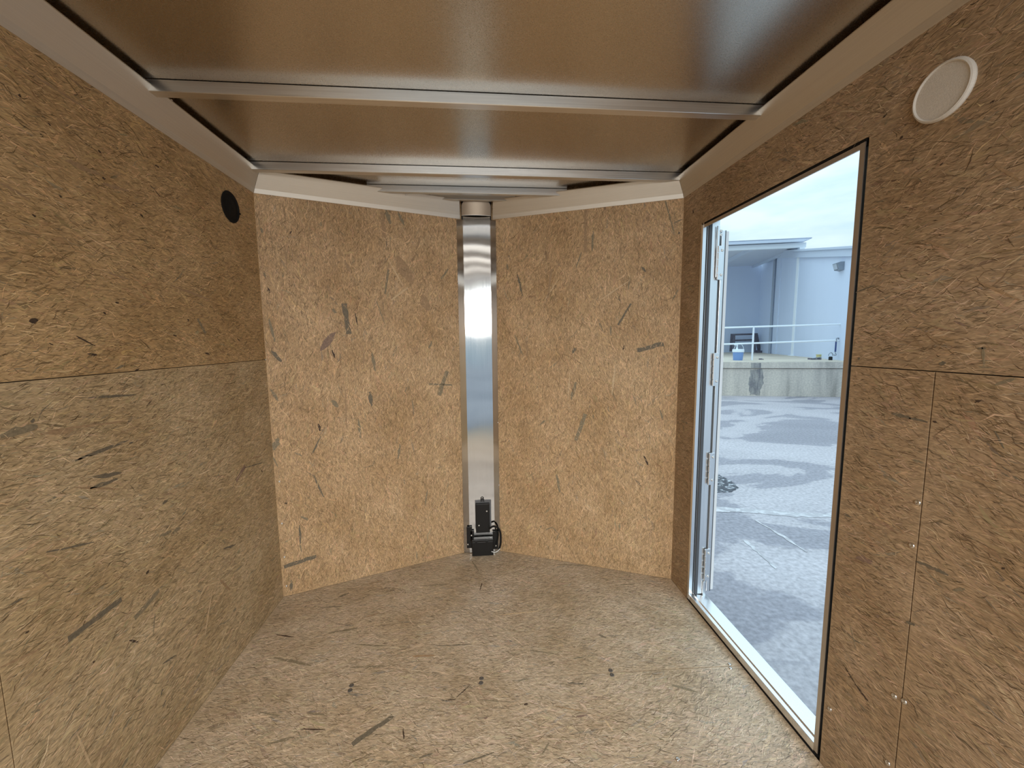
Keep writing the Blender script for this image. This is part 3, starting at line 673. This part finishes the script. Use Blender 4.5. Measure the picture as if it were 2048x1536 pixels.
# near jamb: flat face flange and return
b = MB(); b.box((xi, OY0-.014, OZ0-.020), (xi+.0025, OY0, OZ1+.014)); b.box((xi+.0025, OY0-.003, OZ0-.020), (X1+.004, OY0, OZ1+.014)); b.v = [tuple(Md @ Vector(p)) for p in b.v]
jn = b.build('jamb', 'alu_dull', door)
b = MB(); b.box((xi, OY0, OZ1), (xi+.0025, OY1+.014, OZ1+.013)); b.box((xi+.0025, OY0, OZ1+.034), (X1+.004, OY1+.014, OZ1+.037)); b.v = [tuple(Md @ Vector(p)) for p in b.v]
b.build('head', 'alu_dull', door)
dbox('head_gap_shade', (XR+.0012, OY0-.014, OZ1+.004), (XR+.009, OY1+.016, DZ1+.003), 'blackmatte')  # black strip added to put shade into the gap above the head flange
# sill: inner lip, grooved top
b = MB(); b.prism([(xi, OY0, OZ0-.024), (xi+.003, OY0, OZ0-.024), (xi+.003, OY0, OZ0-.006), (X1+.012, OY0, OZ0-.010), (X1+.012, OY0, OZ0-.006), (xi+.024, OY0, OZ0-.001), (xi+.020, OY0, OZ0-.005), (xi+.016, OY0, OZ0-.001), (xi+.002, OY0, OZ0), (xi, OY0, OZ0-.001)], (0, OY1+.014-OY0, 0))
b.v = [tuple(Md @ Vector(p)) for p in b.v]; b.build('sill', 'alu', door)
# far jamb, seen into: flange, channel, rubber seal, outer stop
b = MB(); b.box((xi-.002, OY1+.001, OZ0-.024), (xi+.0025, OY1+.016, OZ1+.013)); b.v = [tuple(Md @ Vector(p)) for p in b.v]; b.build('jamb', 'alu', door)
dbox('jamb_channel', (xi+.0025, OY1+.002, OZ0), (XR+.022, OY1+.010, OZ1+.034), 'alu')
dbox('weather_seal', (XR+.021, OY1-.004, OZ0), (XR+.037, OY1+.008, OZ1+.034), 'darkseal', bevel=.002)
js = dbox('jamb_stop', (XR+.037, OY1+.002, OZ0), (X1+.004, OY1+.010, OZ1+.034), 'alu')
dbox('bulb_seal', (XR+.0135, OY1-.001, OZ0), (XR+.0165, OY1+.002, OZ1+.034), 'blackmatte')

# open door leaf folded back outside, with its hinges
lf = thing('side_door', 'open aluminium side door folded back outside with its hinged edge showing at the left jamb', 'door', (X1+.004, OY1+.004, 0))
Ml = Matrix.Translation((-(X1+.004), -(OY1+.004), 0))
MB().box((X1+.012, OY1+.000, .055), (X1+.046, OY1+.74, OZ1-.012), Ml).build('leaf', 'skin', lf, bevel=.002)
MB().box((X1+.010, OY1-.004, .052), (X1+.0265, OY1+.02, OZ1-.010), Ml).build('edge_trim', 'alu', lf, bevel=.001)
MB().box((X1+.0265, OY1-.005, .052), (X1+.029, OY1+.02, OZ1-.010), Ml).build('edge_groove', 'darkseal', lf)
def zat(py, px=1425): return at(px, py, 1, OY1).z
for (y0, y1) in ((492, 560), (706, 772), (905, 969), (1096, 1160)):
    z1, z0 = zat(y0, 1428), zat(y1, 1418)
    hb = MB().box((X1-.003, OY1-.0068, z0), (X1+.021, OY1-.0042, z1), Ml).build('hinge', 'alu', lf, bevel=.0006, seg=1)
    b = MB(); nk = 5
    for k in range(nk):
        za, zb2 = z0+(z1-z0)*(k+.06)/nk, z0+(z1-z0)*(k+.94)/nk
        b.lathe([(.0042, za), (.0042, zb2)], 10, Ml @ Matrix.Translation((X1-.004, OY1-.0075, 0)))
    b.build('knuckle', 'alu', hb, smooth=True)
    for zz in (z0+(z1-z0)*.15, z0+(z1-z0)*.87):
        put_screw(hb, Ml @ Vector((X1+.014, OY1-.0068, zz)), (0, -1, 0), SCREW_BIG)
b = MB(); b.box((X1-.008, OY1-.006, zat(1198, 1405)), (X1+.006, OY1-.001, zat(1162, 1410)), Ml); b.build('latch_plate', 'alu', lf, bevel=.001, seg=1)
b = MB(); b.box((X1-.012, OY1-.008, zat(555, 1420)), (X1-.001, OY1-.003, zat(452, 1425)), Ml); b.build('door_catch', 'alu', lf, bevel=.001, seg=1)
for pz in (462, 470): put_screw(lf, Ml @ Vector((X1+.006, OY1-.0045, zat(pz, 1432))), (0, -1, 0), SCREW_BIG)

# ------------------------------------------------------------------ outside
ZG, ZD = -.5, .54
def noise_mat(name, stops, scale, stretch, rough=.85, detail=6, dist=.6, fine=0, fscale=60, fine_amp=.25, spec=.3):
    m, t, b = newmat(name); n = t.nodes.new; l = t.links.new
    tcn = n('ShaderNodeTexCoord'); mpn = n('ShaderNodeMapping'); mpn.inputs['Scale'].default_value = stretch; l(tcn.outputs['Object'], mpn.inputs[0])
    nz = n('ShaderNodeTexNoise'); nz.inputs['Scale'].default_value = scale; nz.inputs['Detail'].default_value = detail; nz.inputs['Distortion'].default_value = dist
    l(mpn.outputs[0], nz.inputs['Vector'])
    r = n('ShaderNodeValToRGB'); l(nz.outputs['Fac'], r.inputs[0])
    while len(r.color_ramp.elements) < len(stops): r.color_ramp.elements.new(.5)
    for e_, (p, c) in zip(r.color_ramp.elements, stops): e_.position = p; e_.color = (*c, 1)
    src = r.outputs[0]
    if fine:
        f = n('ShaderNodeTexNoise'); f.inputs['Scale'].default_value = fscale; f.inputs['Detail'].default_value = 5; l(tcn.outputs['Object'], f.inputs['Vector'])
        mr = n('ShaderNodeMapRange'); l(f.outputs['Fac'], mr.inputs['Value']); mr.inputs['From Min'].default_value = .3; mr.inputs['From Max'].default_value = .7
        mr.inputs['To Min'].default_value = 1-fine_amp; mr.inputs['To Max'].default_value = 1+fine_amp
        s = n('ShaderNodeVectorMath'); s.operation = 'SCALE'; l(src, s.inputs[0]); l(mr.outputs[0], s.inputs['Scale']); src = s.outputs[0]
        bp = n('ShaderNodeBump'); bp.inputs['Strength'].default_value = .4; bp.inputs['Distance'].default_value = .01; l(f.outputs['Fac'], bp.inputs['Height']); l(bp.outputs[0], b.inputs['Normal'])
    l(src, b.inputs['Base Color']); b.inputs['Roughness'].default_value = rough; b.inputs['Specular IOR Level'].default_value = spec
    return m
M['ground'] = noise_mat('yard_pavement', [(.36, (.29, .27, .29)), (.485, (.32, .297, .318)), (.505, (.45, .41, .42)), (.66, (.50, .455, .465))], .42, (.75, 1.25, 1), .85, 10, 1.6, 1, 30, .22)
M['puddle'] = noise_mat('wet_patch', [(.40, (.055, .055, .065)), (.56, (.09, .09, .10)), (.585, (.42, .42, .44)), (.7, (.55, .55, .55))], 18, (.7, 1.3, 1), .6, 8, 1.2)
M['salt'] = noise_mat('pale_streak', [(.46, (.45, .42, .425)), (.60, (.60, .57, .57))], 14, (1, 1, 1))
M['concrete'] = noise_mat('dock_concrete', [(.30, (.44, .39, .33)), (.44, (.61, .54, .46)), (.62, (.70, .62, .52))], 1.3, (2.4, .35, 1), .85, 6, .5, 1, 22, .12)
M['stain'] = noise_mat('dock_stain', [(.38, (.22, .21, .215)), (.62, (.42, .39, .35))], 3, (4, .6, 1), .85, 6, .5, 1, 22, .15)
M['docktop'] = noise_mat('dock_top', [(.35, (.56, .48, .38)), (.6, (.66, .58, .47))], .8, (1, 1, 1), .85)
M['wallpaint'] = noise_mat('painted_block', [(.35, (.64, .71, .84)), (.65, (.68, .75, .88))], .5, (1, 1, .4), .75)
M['trimpaint'] = simple('eave_paint', (.60, .66, .76), .5)
M['soffit'] = simple('soffit_metal', (.62, .66, .74), .55)
M['pipe'] = simple('downpipe', (.36, .40, .47), .6)
M['white'] = simple('white_rail_paint', (.86, .90, .93), .4)
M['whiteplastic'] = simple('white_plastic', (.80, .86, .88), .35)
M['blue'] = simple('blue_bucket', (.20, .34, .66), .4)
M['rust'] = simple('weathered_steel', (.13, .12, .15), .7, noise=.3, nscale=12)
M['brownwood'] = simple('weathered_timber', (.20, .17, .17), .8, noise=.3, nscale=14)
M['yellow'] = simple('yellow_plastic', (.62, .56, .27), .5)
M['navy'] = simple('navy_strap', (.05, .08, .22), .7)
M['steel'] = simple('grey_steel', (.33, .36, .40), .45, .6)
M['lens'] = simple('lamp_lens', (.50, .54, .60), .2)

ground = MB().box((-45, -45, ZG-.1), (60, 60, ZG)).build('ground', 'ground', kind='structure')
# wet patches and pale streaks lying on the pavement
def patch(name, pts, mat, label=None):
    P = [at(x, y, 2, ZG+.002) for x, y in pts]; Q = []
    for i in range(len(P)):
        a, c = P[i], P[(i+1) % len(P)]
        for k in range(6):
            p = a+(c-a)*(k/6); w = min(.05, (c-a).length*.04); Q.append(p+Vector((random.uniform(-w, w), random.uniform(-w, w), 0)))
    o = MB().prism(Q, (0, 0, .002)).build(name, mat, ground)
    return o
patch('puddle', [(1395,942),(1425,942),(1442,952),(1462,962),(1478,976),(1462,984),(1425,986),(1390,988)], 'puddle')
patch('pale_streak', [(1405,1012),(1470,1016),(1540,1020),(1600,1026),(1670,1028),(1668,1034),(1590,1034),(1510,1026),(1440,1024),(1405,1022)], 'salt')
patch('pale_streak', [(1511,1040),(1560,1067),(1615,1103),(1613,1104),(1557,1069),(1510,1041)], 'salt')
patch('pale_streak', [(1486,1081),(1498,1083),(1528,1113),(1554,1137),(1551,1138),(1524,1114),(1490,1085)], 'salt')

DA, DB = at(1424, 791, 2, ZG), at(1682, 794, 2, ZG)
dd = (DB-DA).normalized(); dn = Vector((-dd.y, dd.x, 0))          # along the dock face; away from the camera
def dpt(s, t, z): p = DA + dd*s + dn*t; return Vector((p.x, p.y, z))
MD = frame((DA.x, DA.y, ZG), dd, (0, 0, 1))                        # local x along, y up, z towards the camera
dock = thing('loading_dock', 'long weathered concrete loading dock with a dark stain below its slab edge', 'dock', (DA.x, DA.y, ZG))
Mdk = Matrix.Translation((-DA.x, -DA.y, -ZG)) @ MD
hd = ZD-ZG
MB().box((-4, 0, -10), (6.2, hd-.21, 0)).build('dock_wall', 'concrete', dock, Mdk)
MB().box((-4, hd-.195, -10), (6.2, hd, .045)).build('slab_edge', 'concrete', dock, Mdk, bevel=.01)
MB().box((-4, hd, -10), (6.2, hd+.006, .03)).build('dock_surface', 'docktop', dock, Mdk)
def fpt(px, py, off=0):
    return MD.inverted() @ on_plane(px, py, DA+Vector(dn)*(-off), dn)
for poly_ in ([(1500,738.5),(1526,738.5),(1526,766),(1518,790),(1500,790),(1498,768)],):
    Q = [fpt(*p) for p in poly_]; pts_ = []
    for i in range(len(Q)):
        for k in range(5):
            p = Q[i]+(Q[(i+1) % len(Q)]-Q[i])*(k/5); pts_.append((p.x+random.uniform(-.03, .03), min(max(p.y+random.uniform(-.02, .02), .01), hd-.215), .0))
    MB().prism(pts_, (0, 0, .003)).build('dark_stain', 'stain', dock, Mdk)
Q = [fpt(1502, 726, .045), fpt(1522, 726, .045), fpt(1522, 736, .045), fpt(1502, 736, .045)]
MB().prism([(p.x, min(p.y, hd-.01), .0455) for p in Q], (0, 0, .003)).build('dark_stain', 'stain', dock, Mdk)

# warehouse
WC = Vector((14.10, 19.35, 0)); WN = Vector((11.05, 11.30, 0)); wd_ = (WN-WC).normalized(); wnr = Vector((wd_.y, -wd_.x, 0))
if wnr.dot(WC) > 0: wnr = -wnr
wh = thing('warehouse', 'pale blue grey warehouse behind the loading dock with a capped parapet', 'building', (WC.x, WC.y, ZG))
Mw2 = Matrix.Translation((-WC.x, -WC.y, -ZG))
def wpt(px, py, off=0): return on_plane(px, py, WC + wnr*off, wnr)
ztop_n = wpt(1706, 495).z; ztop_f = wpt(1600, 501).z
def wz(s, s0, z0, s1, z1): return z0+(z1-z0)*(s-s0)/(s1-s0)
sN = (wpt(1706, 495)-WC).dot(wd_); sF = (wpt(1600, 501)-WC).dot(wd_)
def top(s): return wz(s, sF, ztop_f, sN, ztop_n)
s_end = 13.0
def wp(s, z, off=0): p = WC+wd_*s+wnr*off; return Vector((p.x, p.y, z))
b = MB(); A4 = [wp(-.2, ZG), wp(s_end, ZG), wp(s_end, top(s_end)), wp(-.2, top(-.2))]
b.prism(A4, -wnr*.3).build('right_wall', 'wallpaint', wh, Mw2)
caph = .30
b = MB(); b.prism([wp(-.2, top(-.2)-.28, .10), wp(s_end, top(s_end)-.28*.8, .10), wp(s_end, top(s_end), .10), wp(-.2, top(-.2), .10)], -wnr*.45).build('parapet_cap', 'trimpaint', wh, Mw2)
b = MB(); b.prism([wp(-.2, top(-.2)-.02, .16), wp(s_end, top(s_end)-.02, .16), wp(s_end, top(s_end)+.05, .16), wp(-.2, top(-.2)+.05, .16)], -wnr*.5).build('parapet_edge', 'trimpaint', wh, Mw2)
zleft = on_plane(1593, 485.5, (12.52, 15.0, 0), dn).z*.5 + on_plane(1442, 493.5, (12.52, 15.0, 0), dn).z*.5 - .03
b = MB(); lw0 = WC+dd*.3; lw1 = WC-dd*14
b.prism([Vector((lw0.x, lw0.y, ZG)), Vector((lw1.x, lw1.y, ZG)), Vector((lw1.x, lw1.y, zleft)), Vector((lw0.x, lw0.y, zleft))], dn*.3).build('left_wall', 'wallpaint', wh, Mw2)
# downpipe and raised pilaster on the right wall
s_p = (wpt(1547, 620)-WC).dot(wd_); s_q = (wpt(1555, 620)-WC).dot(wd_)
MB().tube([wp(s_p, ZD, .06), wp(s_p, top(s_p)-.3, .06)], .055, 8).build('downpipe', 'pipe', wh, Mw2, smooth=True)
b = MB(); b.prism([wp(s_q-.16, ZD, .03), wp(s_q+.16, ZD, .03), wp(s_q+.16, top(s_q)-.28, .03), wp(s_q-.16, top(s_q)-.28, .03)], -wnr*.05).build('pilaster', 'wallpaint', wh, Mw2)

# canopy over the dock
PB = Vector((12.52, 15.0, 0))
cn = thing('dock_canopy', 'flat roofed loading canopy on a white post covering the dock corner', 'canopy', (PB.x, PB.y, ZD))
Mcn = Matrix.Translation((-PB.x, -PB.y, -ZD))
def cz(px, py): return on_plane(px, py, PB, dn).z
zft = (cz(1593, 478)+cz(1442, 488))/2; zfb = (cz(1593, 485.5)+cz(1442, 493.5))/2; zbb = (cz(1593, 494)+cz(1442, 504))/2
wide = 5.2; back = (WC-PB).dot(dn)
xr_tip = (on_plane(1616, 476, PB, dn)-PB).dot(dd)
def cpt(s, t, z): p = PB+dd*s+dn*t; return Vector((p.x, p.y, z))
b = MB(); b.prism([cpt(-wide, -.30, zft), cpt(xr_tip, -.30, zft), cpt(xr_tip, -.26, zft-.03), cpt(-wide, -.26, zft-.03)], dn*(back+.3)).build('roof_sheet', 'trimpaint', cn, Mcn)
b = MB(); b.prism([cpt(-wide, -.28, zfb), cpt(xr_tip-.28, -.28, zfb), cpt(xr_tip, -.28, zft-.03), cpt(-wide, -.28, zft-.03)], dn*.12).build('gutter', 'trimpaint', cn, Mcn)
b = MB(); b.prism([cpt(-wide, -.06, zbb), cpt(.14, -.06, zbb), cpt(.14, -.06, zfb), cpt(-wide, -.06, zfb)], dn*.14).build('front_beam', 'white', cn, Mcn)
b = MB(); b.prism([cpt(-wide, .08, zfb-.06), cpt(.1, .08, zfb-.06), cpt(.1, .08, zfb-.02), cpt(-wide, .08, zfb-.02)], dn*(back-.1)).build('soffit', 'soffit', cn, Mcn)
b = MB(); b.prism([cpt(.02, .05, zbb+.02), cpt(.12, .05, zbb+.02), cpt(.12, .05, zfb), cpt(.02, .05, zfb)], dn*(back-.1)).build('side_beam', 'trimpaint', cn, Mcn)
for k in range(1, 5):
    s0 = -k*1.75
    b = MB(); b.prism([cpt(s0-.06, .1, zfb-.20), cpt(s0+.06, .1, zfb-.20), cpt(s0+.06, .1, zfb-.06), cpt(s0-.06, .1, zfb-.06)], dn*(back-.15)).build('rafter', 'trimpaint', cn, Mcn)
b = MB(); b.box((-.09, -.09, 0), (.09, .09, zbb-ZD)); b.box((-.16, -.16, 0), (.16, .16, .02))
b.build('post', 'white', cn, Matrix.Rotation(math.atan2(dd.y, dd.x), 4, 'Z'), bevel=.006)

# wall lamp
wl = thing('wall_light', 'small box shaped wall light high on the warehouse wall right of the canopy', 'light', wpt(1684, 533))
aw = math.atan2(wd_.y, wd_.x); Rl = Matrix.Rotation(aw, 4, 'Z')
if (Rl.to_3x3() @ Vector((0, 1, 0))).dot(wnr) < 0: sgn = -1
else: sgn = 1
b = MB(); b.prism([(-.15, 0, -.13), (-.15, sgn*.14, -.10), (-.15, sgn*.20, .10), (-.15, sgn*.10, .13), (-.15, 0, .13)], (.30, 0, 0)).build('housing', 'steel', wl, Rl, bevel=.008)
b = MB(); b.prism([(-.11, sgn*.148, -.085), (-.11, sgn*.158, -.085), (-.11, sgn*.205, .075), (-.11, sgn*.195, .075)], (.22, 0, 0)).build('lens', 'lens', wl, Rl)

# guard rail near the dock edge
RO = .85
rp_ = DA + dn*RO
gr = thing('guard_rail', 'white two bar pipe guard rail along the loading dock edge', 'railing', (rp_.x, rp_.y, ZD))
def rpt(px, py): return on_plane(px, py, rp_, dn)
Mg = Matrix.Translation((-rp_.x, -rp_.y, -ZD))
for nm, y0, y1 in (('top_rail', 656, 648), ('middle_rail', 689, 680)):
    za = (rpt(1433, y0).z+rpt(1695, y1).z)/2
    a, c = rpt(1433, y0), rpt(1695, y1); e_ = (c-a).normalized(); a = a-e_*3; c = c+e_*1.2
    MB().tube([a, c], .027, 10).build(nm, 'white', gr, Mg, smooth=True)
for px in (1505, 1692, 1310):
    p = rpt(px, 700); q = rpt(px, 652)
    MB().tube([Vector((p.x, p.y, ZD)), Vector((p.x, p.y, q.z))], .027, 10).build('post', 'white', gr, Mg, smooth=True)

# bucket
c = at(1475.5, 720.5, 2, ZD+.006)
bk = thing('bucket', 'blue plastic bucket with a white lid and wire handle on the dock', 'bucket', c)
MB().lathe([(.130, 0), (.138, .02), (.158, .27), (.160, .275), (.158, .28), (0, .28)], 24).build('body', 'blue', bk, smooth=True)
MB().lathe([(.166, .262), (.172, .268), (.172, .34), (.166, .352), (.158, .356), (.06, .356), (0, .356)], 24).build('lid', 'whiteplastic', bk, smooth=True)
MB().tube([Vector((.165*math.cos(a)+.03, .02, .34+.19*math.sin(a))) for a in [math.pi*k/14 for k in range(15)]], .008, 6).build('handle', 'whiteplastic', bk, smooth=True)
b = MB(); b.lathe([(.030, .356), (.026, .40), (.018, .41), (.018, .48), (.026, .482), (.026, .51), (0, .512)], 12, Matrix.Translation((-.045, 0, 0)))
b.tube([Vector((-.045, 0, .497)), Vector((-.12, 0, .50)), Vector((-.145, 0, .485))], .012, 8); b.build('pump', 'whiteplastic', bk, smooth=True)

# steel rack against the far wall
def lwp(px, py, off=.5): return on_plane(px, py, WC - dn*off, dn)
c0 = lwp(1488, 703); rk = thing('steel_rack', 'dark weathered steel frame rack leaning against the far dock wall', 'rack', (c0.x, c0.y, ZD))
Mr = Matrix.Translation((-c0.x, -c0.y, -ZD))
def bar(name, p, q, w, mat, par, Mx, off=.5):
    a, c_ = lwp(*p, off), lwp(*q, off); a.z = max(a.z, ZD+.01); c_.z = max(c_.z, ZD+.01)
    d = c_-a; s = dd*(w/2); 
    side = d.normalized().cross(dn).normalized()*(w/2)
    MB().prism([a-side, a+side, c_+side, c_-side], dn*-.09).build(name, mat, par, Mx)
bar('leg', (1463.5, 668), (1461, 703), .11, 'rust', rk, Mr); bar('leg', (1468, 668), (1467, 700), .06, 'rust', rk, Mr, .9)
bar('leg', (1511, 667), (1518, 703), .13, 'rust', rk, Mr); bar('leg', (1508, 668), (1509, 702), .07, 'rust', rk, Mr, .9)
bar('rail', (1461, 669.5), (1514, 668), .085, 'rust', rk, Mr, .47); bar('rail', (1466, 681), (1512, 679.5), .075, 'rust', rk, Mr, .47)
bar('foot', (1508, 702.5), (1526, 704), .12, 'rust', rk, Mr, .8)

def block(name, label, cat, px0, py0, px1, py1, depth, mat, group=None, z=ZD+.006, bevel=.01, builder=None, rz=None):
    """a small thing standing on the dock, given by where its base shows"""
    a, c_ = at(px0, py1, 2, z), at(px1, py1, 2, z); mid = (a+c_)/2; w = (c_-a).length
    hz = abs(py1-py0)*(mid-CO).dot(FW)/F
    t = thing(name, label, cat, mid, math.atan2(dd.y, dd.x) if rz is None else rz, group)
    return t, w, hz
t, w, h = block('timber_offcut', 'short grey timber block lying at the foot of the downpipe', 'timber', 1541, 700, 1559, 705.5, .3, 'brownwood')
MB().box((-w/2, 0, 0), (w/2, .3, h)).build('block', 'brownwood', t, bevel=.012); MB().box((-w/2+.02, .02, h), (-w/2+.2, .2, h+.07)).build('cleat', 'brownwood', t, bevel=.008)
MB().box((w/2-.005, .04, .03), (w/2+.012, .26, h-.02)).build('end_plate', 'rust', t)
t, w, h = block('crate', 'low dark crate beside the left leg of the steel rack', 'crate', 1445, 696, 1456, 703.2, .3, 'rust')
MB().box((-w/2, 0, 0), (w/2, .3, h)).build('body', 'brownwood', t, bevel=.01); MB().box((-w/2, -.012, h*.55), (w/2, -.001, h*.72)).build('slat', 'rust', t)
MB().tube([(0, .15, h), (.02, .15, h+.32)], .03, 8).build('upright', 'rust', t)
t, w, h = block('machine_part', 'round dark machine part on the floor inside the rack', 'machine part', 1454, 692.5, 1463, 702.6, .2, 'rust')
MB().lathe([(.02, -.1), (.11, -.1), (.13, -.08), (.13, .02), (.05, .03), (.05, .08), (0, .08)], 18, Matrix.Translation((0, .1, .135)) @ Matrix.Rotation(math.pi/2, 4, 'X')).build('wheel', 'rust', t, smooth=True)
MB().box((-.1, .02, 0), (.1, .18, .03)).build('base', 'rust', t, bevel=.005)
t, w, h = block('hydrant_tap', 'small grey standpipe tap at the foot of the white canopy post', 'tap', 1575, 703, 1581, 710, .1, 'steel')
MB().tube([(0, 0, 0), (0, 0, h*.8)], .025, 8).build('pipe', 'steel', t); MB().tube([(-.11, 0, h*.8), (.06, 0, h*.8), (.06, 0, h*.55)], .035, 8).build('spout', 'rust', t)
MB().lathe([(.05, h*.85), (.05, h), (0, h)], 10).build('valve_wheel', 'rust', t)
t, w, h = block('leaning_rod', 'thin steel rod leaning on the warehouse wall beside the standpipe tap', 'rod', 1568, 693, 1572, 709, .1, 'steel')
MB().tube([(.05, 0, .0), (-.12, .25, h)], .014, 6).build('shaft', 'steel', t); MB().lathe([(.03, 0), (.03, .03), (.016, .05), (0, .05)], 8, Matrix.Translation((.05, 0, 0))).build('tip', 'rust', t)
t, w, h = block('steel_beam', 'long grey steel channel lying on the dock behind the yellow box', 'beam', 1622, 708.5, 1666, 713, .2, 'steel')
b = MB(); b.box((-w/2, 0, 0), (w/2, .02, .10)); b.box((-w/2, .02, .08), (w/2, .16, .10)); b.box((-w/2, .02, 0), (w/2, .16, .02)); b.build('channel', 'rust', t)
MB().box((w/2-.1, -.02, .02), (w/2+.06, .12, .13)).build('end_bracket', 'steel', t, bevel=.01)
t, w, h = block('yellow_box', 'small yellow plastic box standing on the dock right of the bucket', 'box', 1637, 709, 1648, 717, .15, 'yellow')
MB().box((-w/2, 0, 0), (w/2, .16, h*.8)).build('body', 'yellow', t, bevel=.012); MB().box((-w/2-.008, -.008, h*.8), (w/2+.008, .168, h)).build('lid', 'yellow', t, bevel=.008)
t, w, h = block('tool_tray', 'flat dark grey tray lying on the dock before the yellow box', 'tray', 1622, 716, 1643, 719.5, .2, 'rust')
b = MB(); b.box((-w/2, 0, 0), (w/2, .2, .02)); b.box((-w/2, 0, .02), (-w/2+.02, .2, .05)); b.box((w/2-.02, 0, .02), (w/2, .2, .05)); b.build('tray', 'rust', t); MB().tube([(-w/4, .1, .03), (w/2+.05, .12, .07)], .02, 6).build('handle', 'steel', t)
t, w, h = block('black_canister', 'small black canister with a steel shackle near the right end of the dock', 'canister', 1657, 713, 1664.5, 720.3, .1, 'black')
MB().lathe([(w/2, 0), (w/2, h*.8), (w*.42, h*.95), (w*.2, h), (0, h)], 16).build('body', 'black', t, smooth=True)
MB().tube([Vector((.06*math.cos(a), 0, h+.02+.10*math.sin(a))) for a in [math.pi*k/10 for k in range(11)]], .012, 6).build('shackle', 'steel', t, smooth=True)
t, w, h = block('scrap_plate', 'thin dark scrap plate flat on the dock right of the rail post', 'scrap', 1518, 718, 1527, 719.3, .1, 'rust', 'scrap plates lying on the dock')
MB().prism([(-w/2, 0, 0), (w/2, -.02, 0), (w/2+.03, .12, 0), (-w/2+.04, .14, 0)], (0, 0, .02)).build('plate', 'rust', t); MB().box((-.04, .03, .02), (.04, .08, .035)).build('lug', 'rust', t)
t, w, h = block('scrap_plate', 'dark curved scrap strip on the dock under the canopy post', 'scrap', 1590, 709.5, 1605, 711.5, .1, 'rust', 'scrap plates lying on the dock')
MB().prism([(-w/2, 0, 0), (0, -.03, 0), (w/2, .02, 0), (w/2, .14, 0), (0, .09, 0), (-w/2, .12, 0)], (0, 0, .025)).build('plate', 'rust', t); MB().box((-.05, .03, .025), (.05, .07, .04)).build('lug', 'rust', t)
# hook and strap on the rail
p = rpt(1674, 680.5)
hk = thing('hanging_strap', 'navy strap with steel hooks hanging from the white guard rail', 'strap', p)
fr = Matrix.Rotation(math.atan2(dd.y, dd.x), 4, 'Z')
MB().box((-.045, -.006, -.36), (.0, .006, -.04)).build('webbing', 'navy', hk, fr, bevel=.002)
MB().tube([Vector((-.022, -.0, -.05)), Vector((-.03, -.02, .02)), Vector((-.02, -.02, .06)), Vector((.03, 0, .07)), Vector((.055, .02, .03)), Vector((.05, .02, 0))], .017, 8).build('hook', 'steel', hk, fr, smooth=True)
MB().tube([Vector((-.022, 0, -.35)), Vector((-.022, 0, -.40)), Vector((.005, 0, -.43)), Vector((-.002, 0, -.47)), Vector((-.04, 0, -.47)), Vector((-.05, 0, -.44))], .011, 8).build('lower_hook', 'steel', hk, fr, smooth=True)
# small boxes on the far wall
for px, py, lab in ((1437, 649, 'small grey junction box on the far wall above the top guard rail'), (1433, 691.5, 'small dark outlet box on the far wall under the middle guard rail')):
    p = lwp(px, py, .0)
    t = thing('junction_box', lab, 'junction box', p, math.atan2(dd.y, dd.x), 'small boxes on the far warehouse wall')
    MB().box((-.13, -.10, -.11), (.13, 0, .11)).build('body', 'steel', t, bevel=.012); MB().box((-.02, -.115, -.04), (.09, -.10, .05)).build('cover', 'rust', t, bevel=.004)
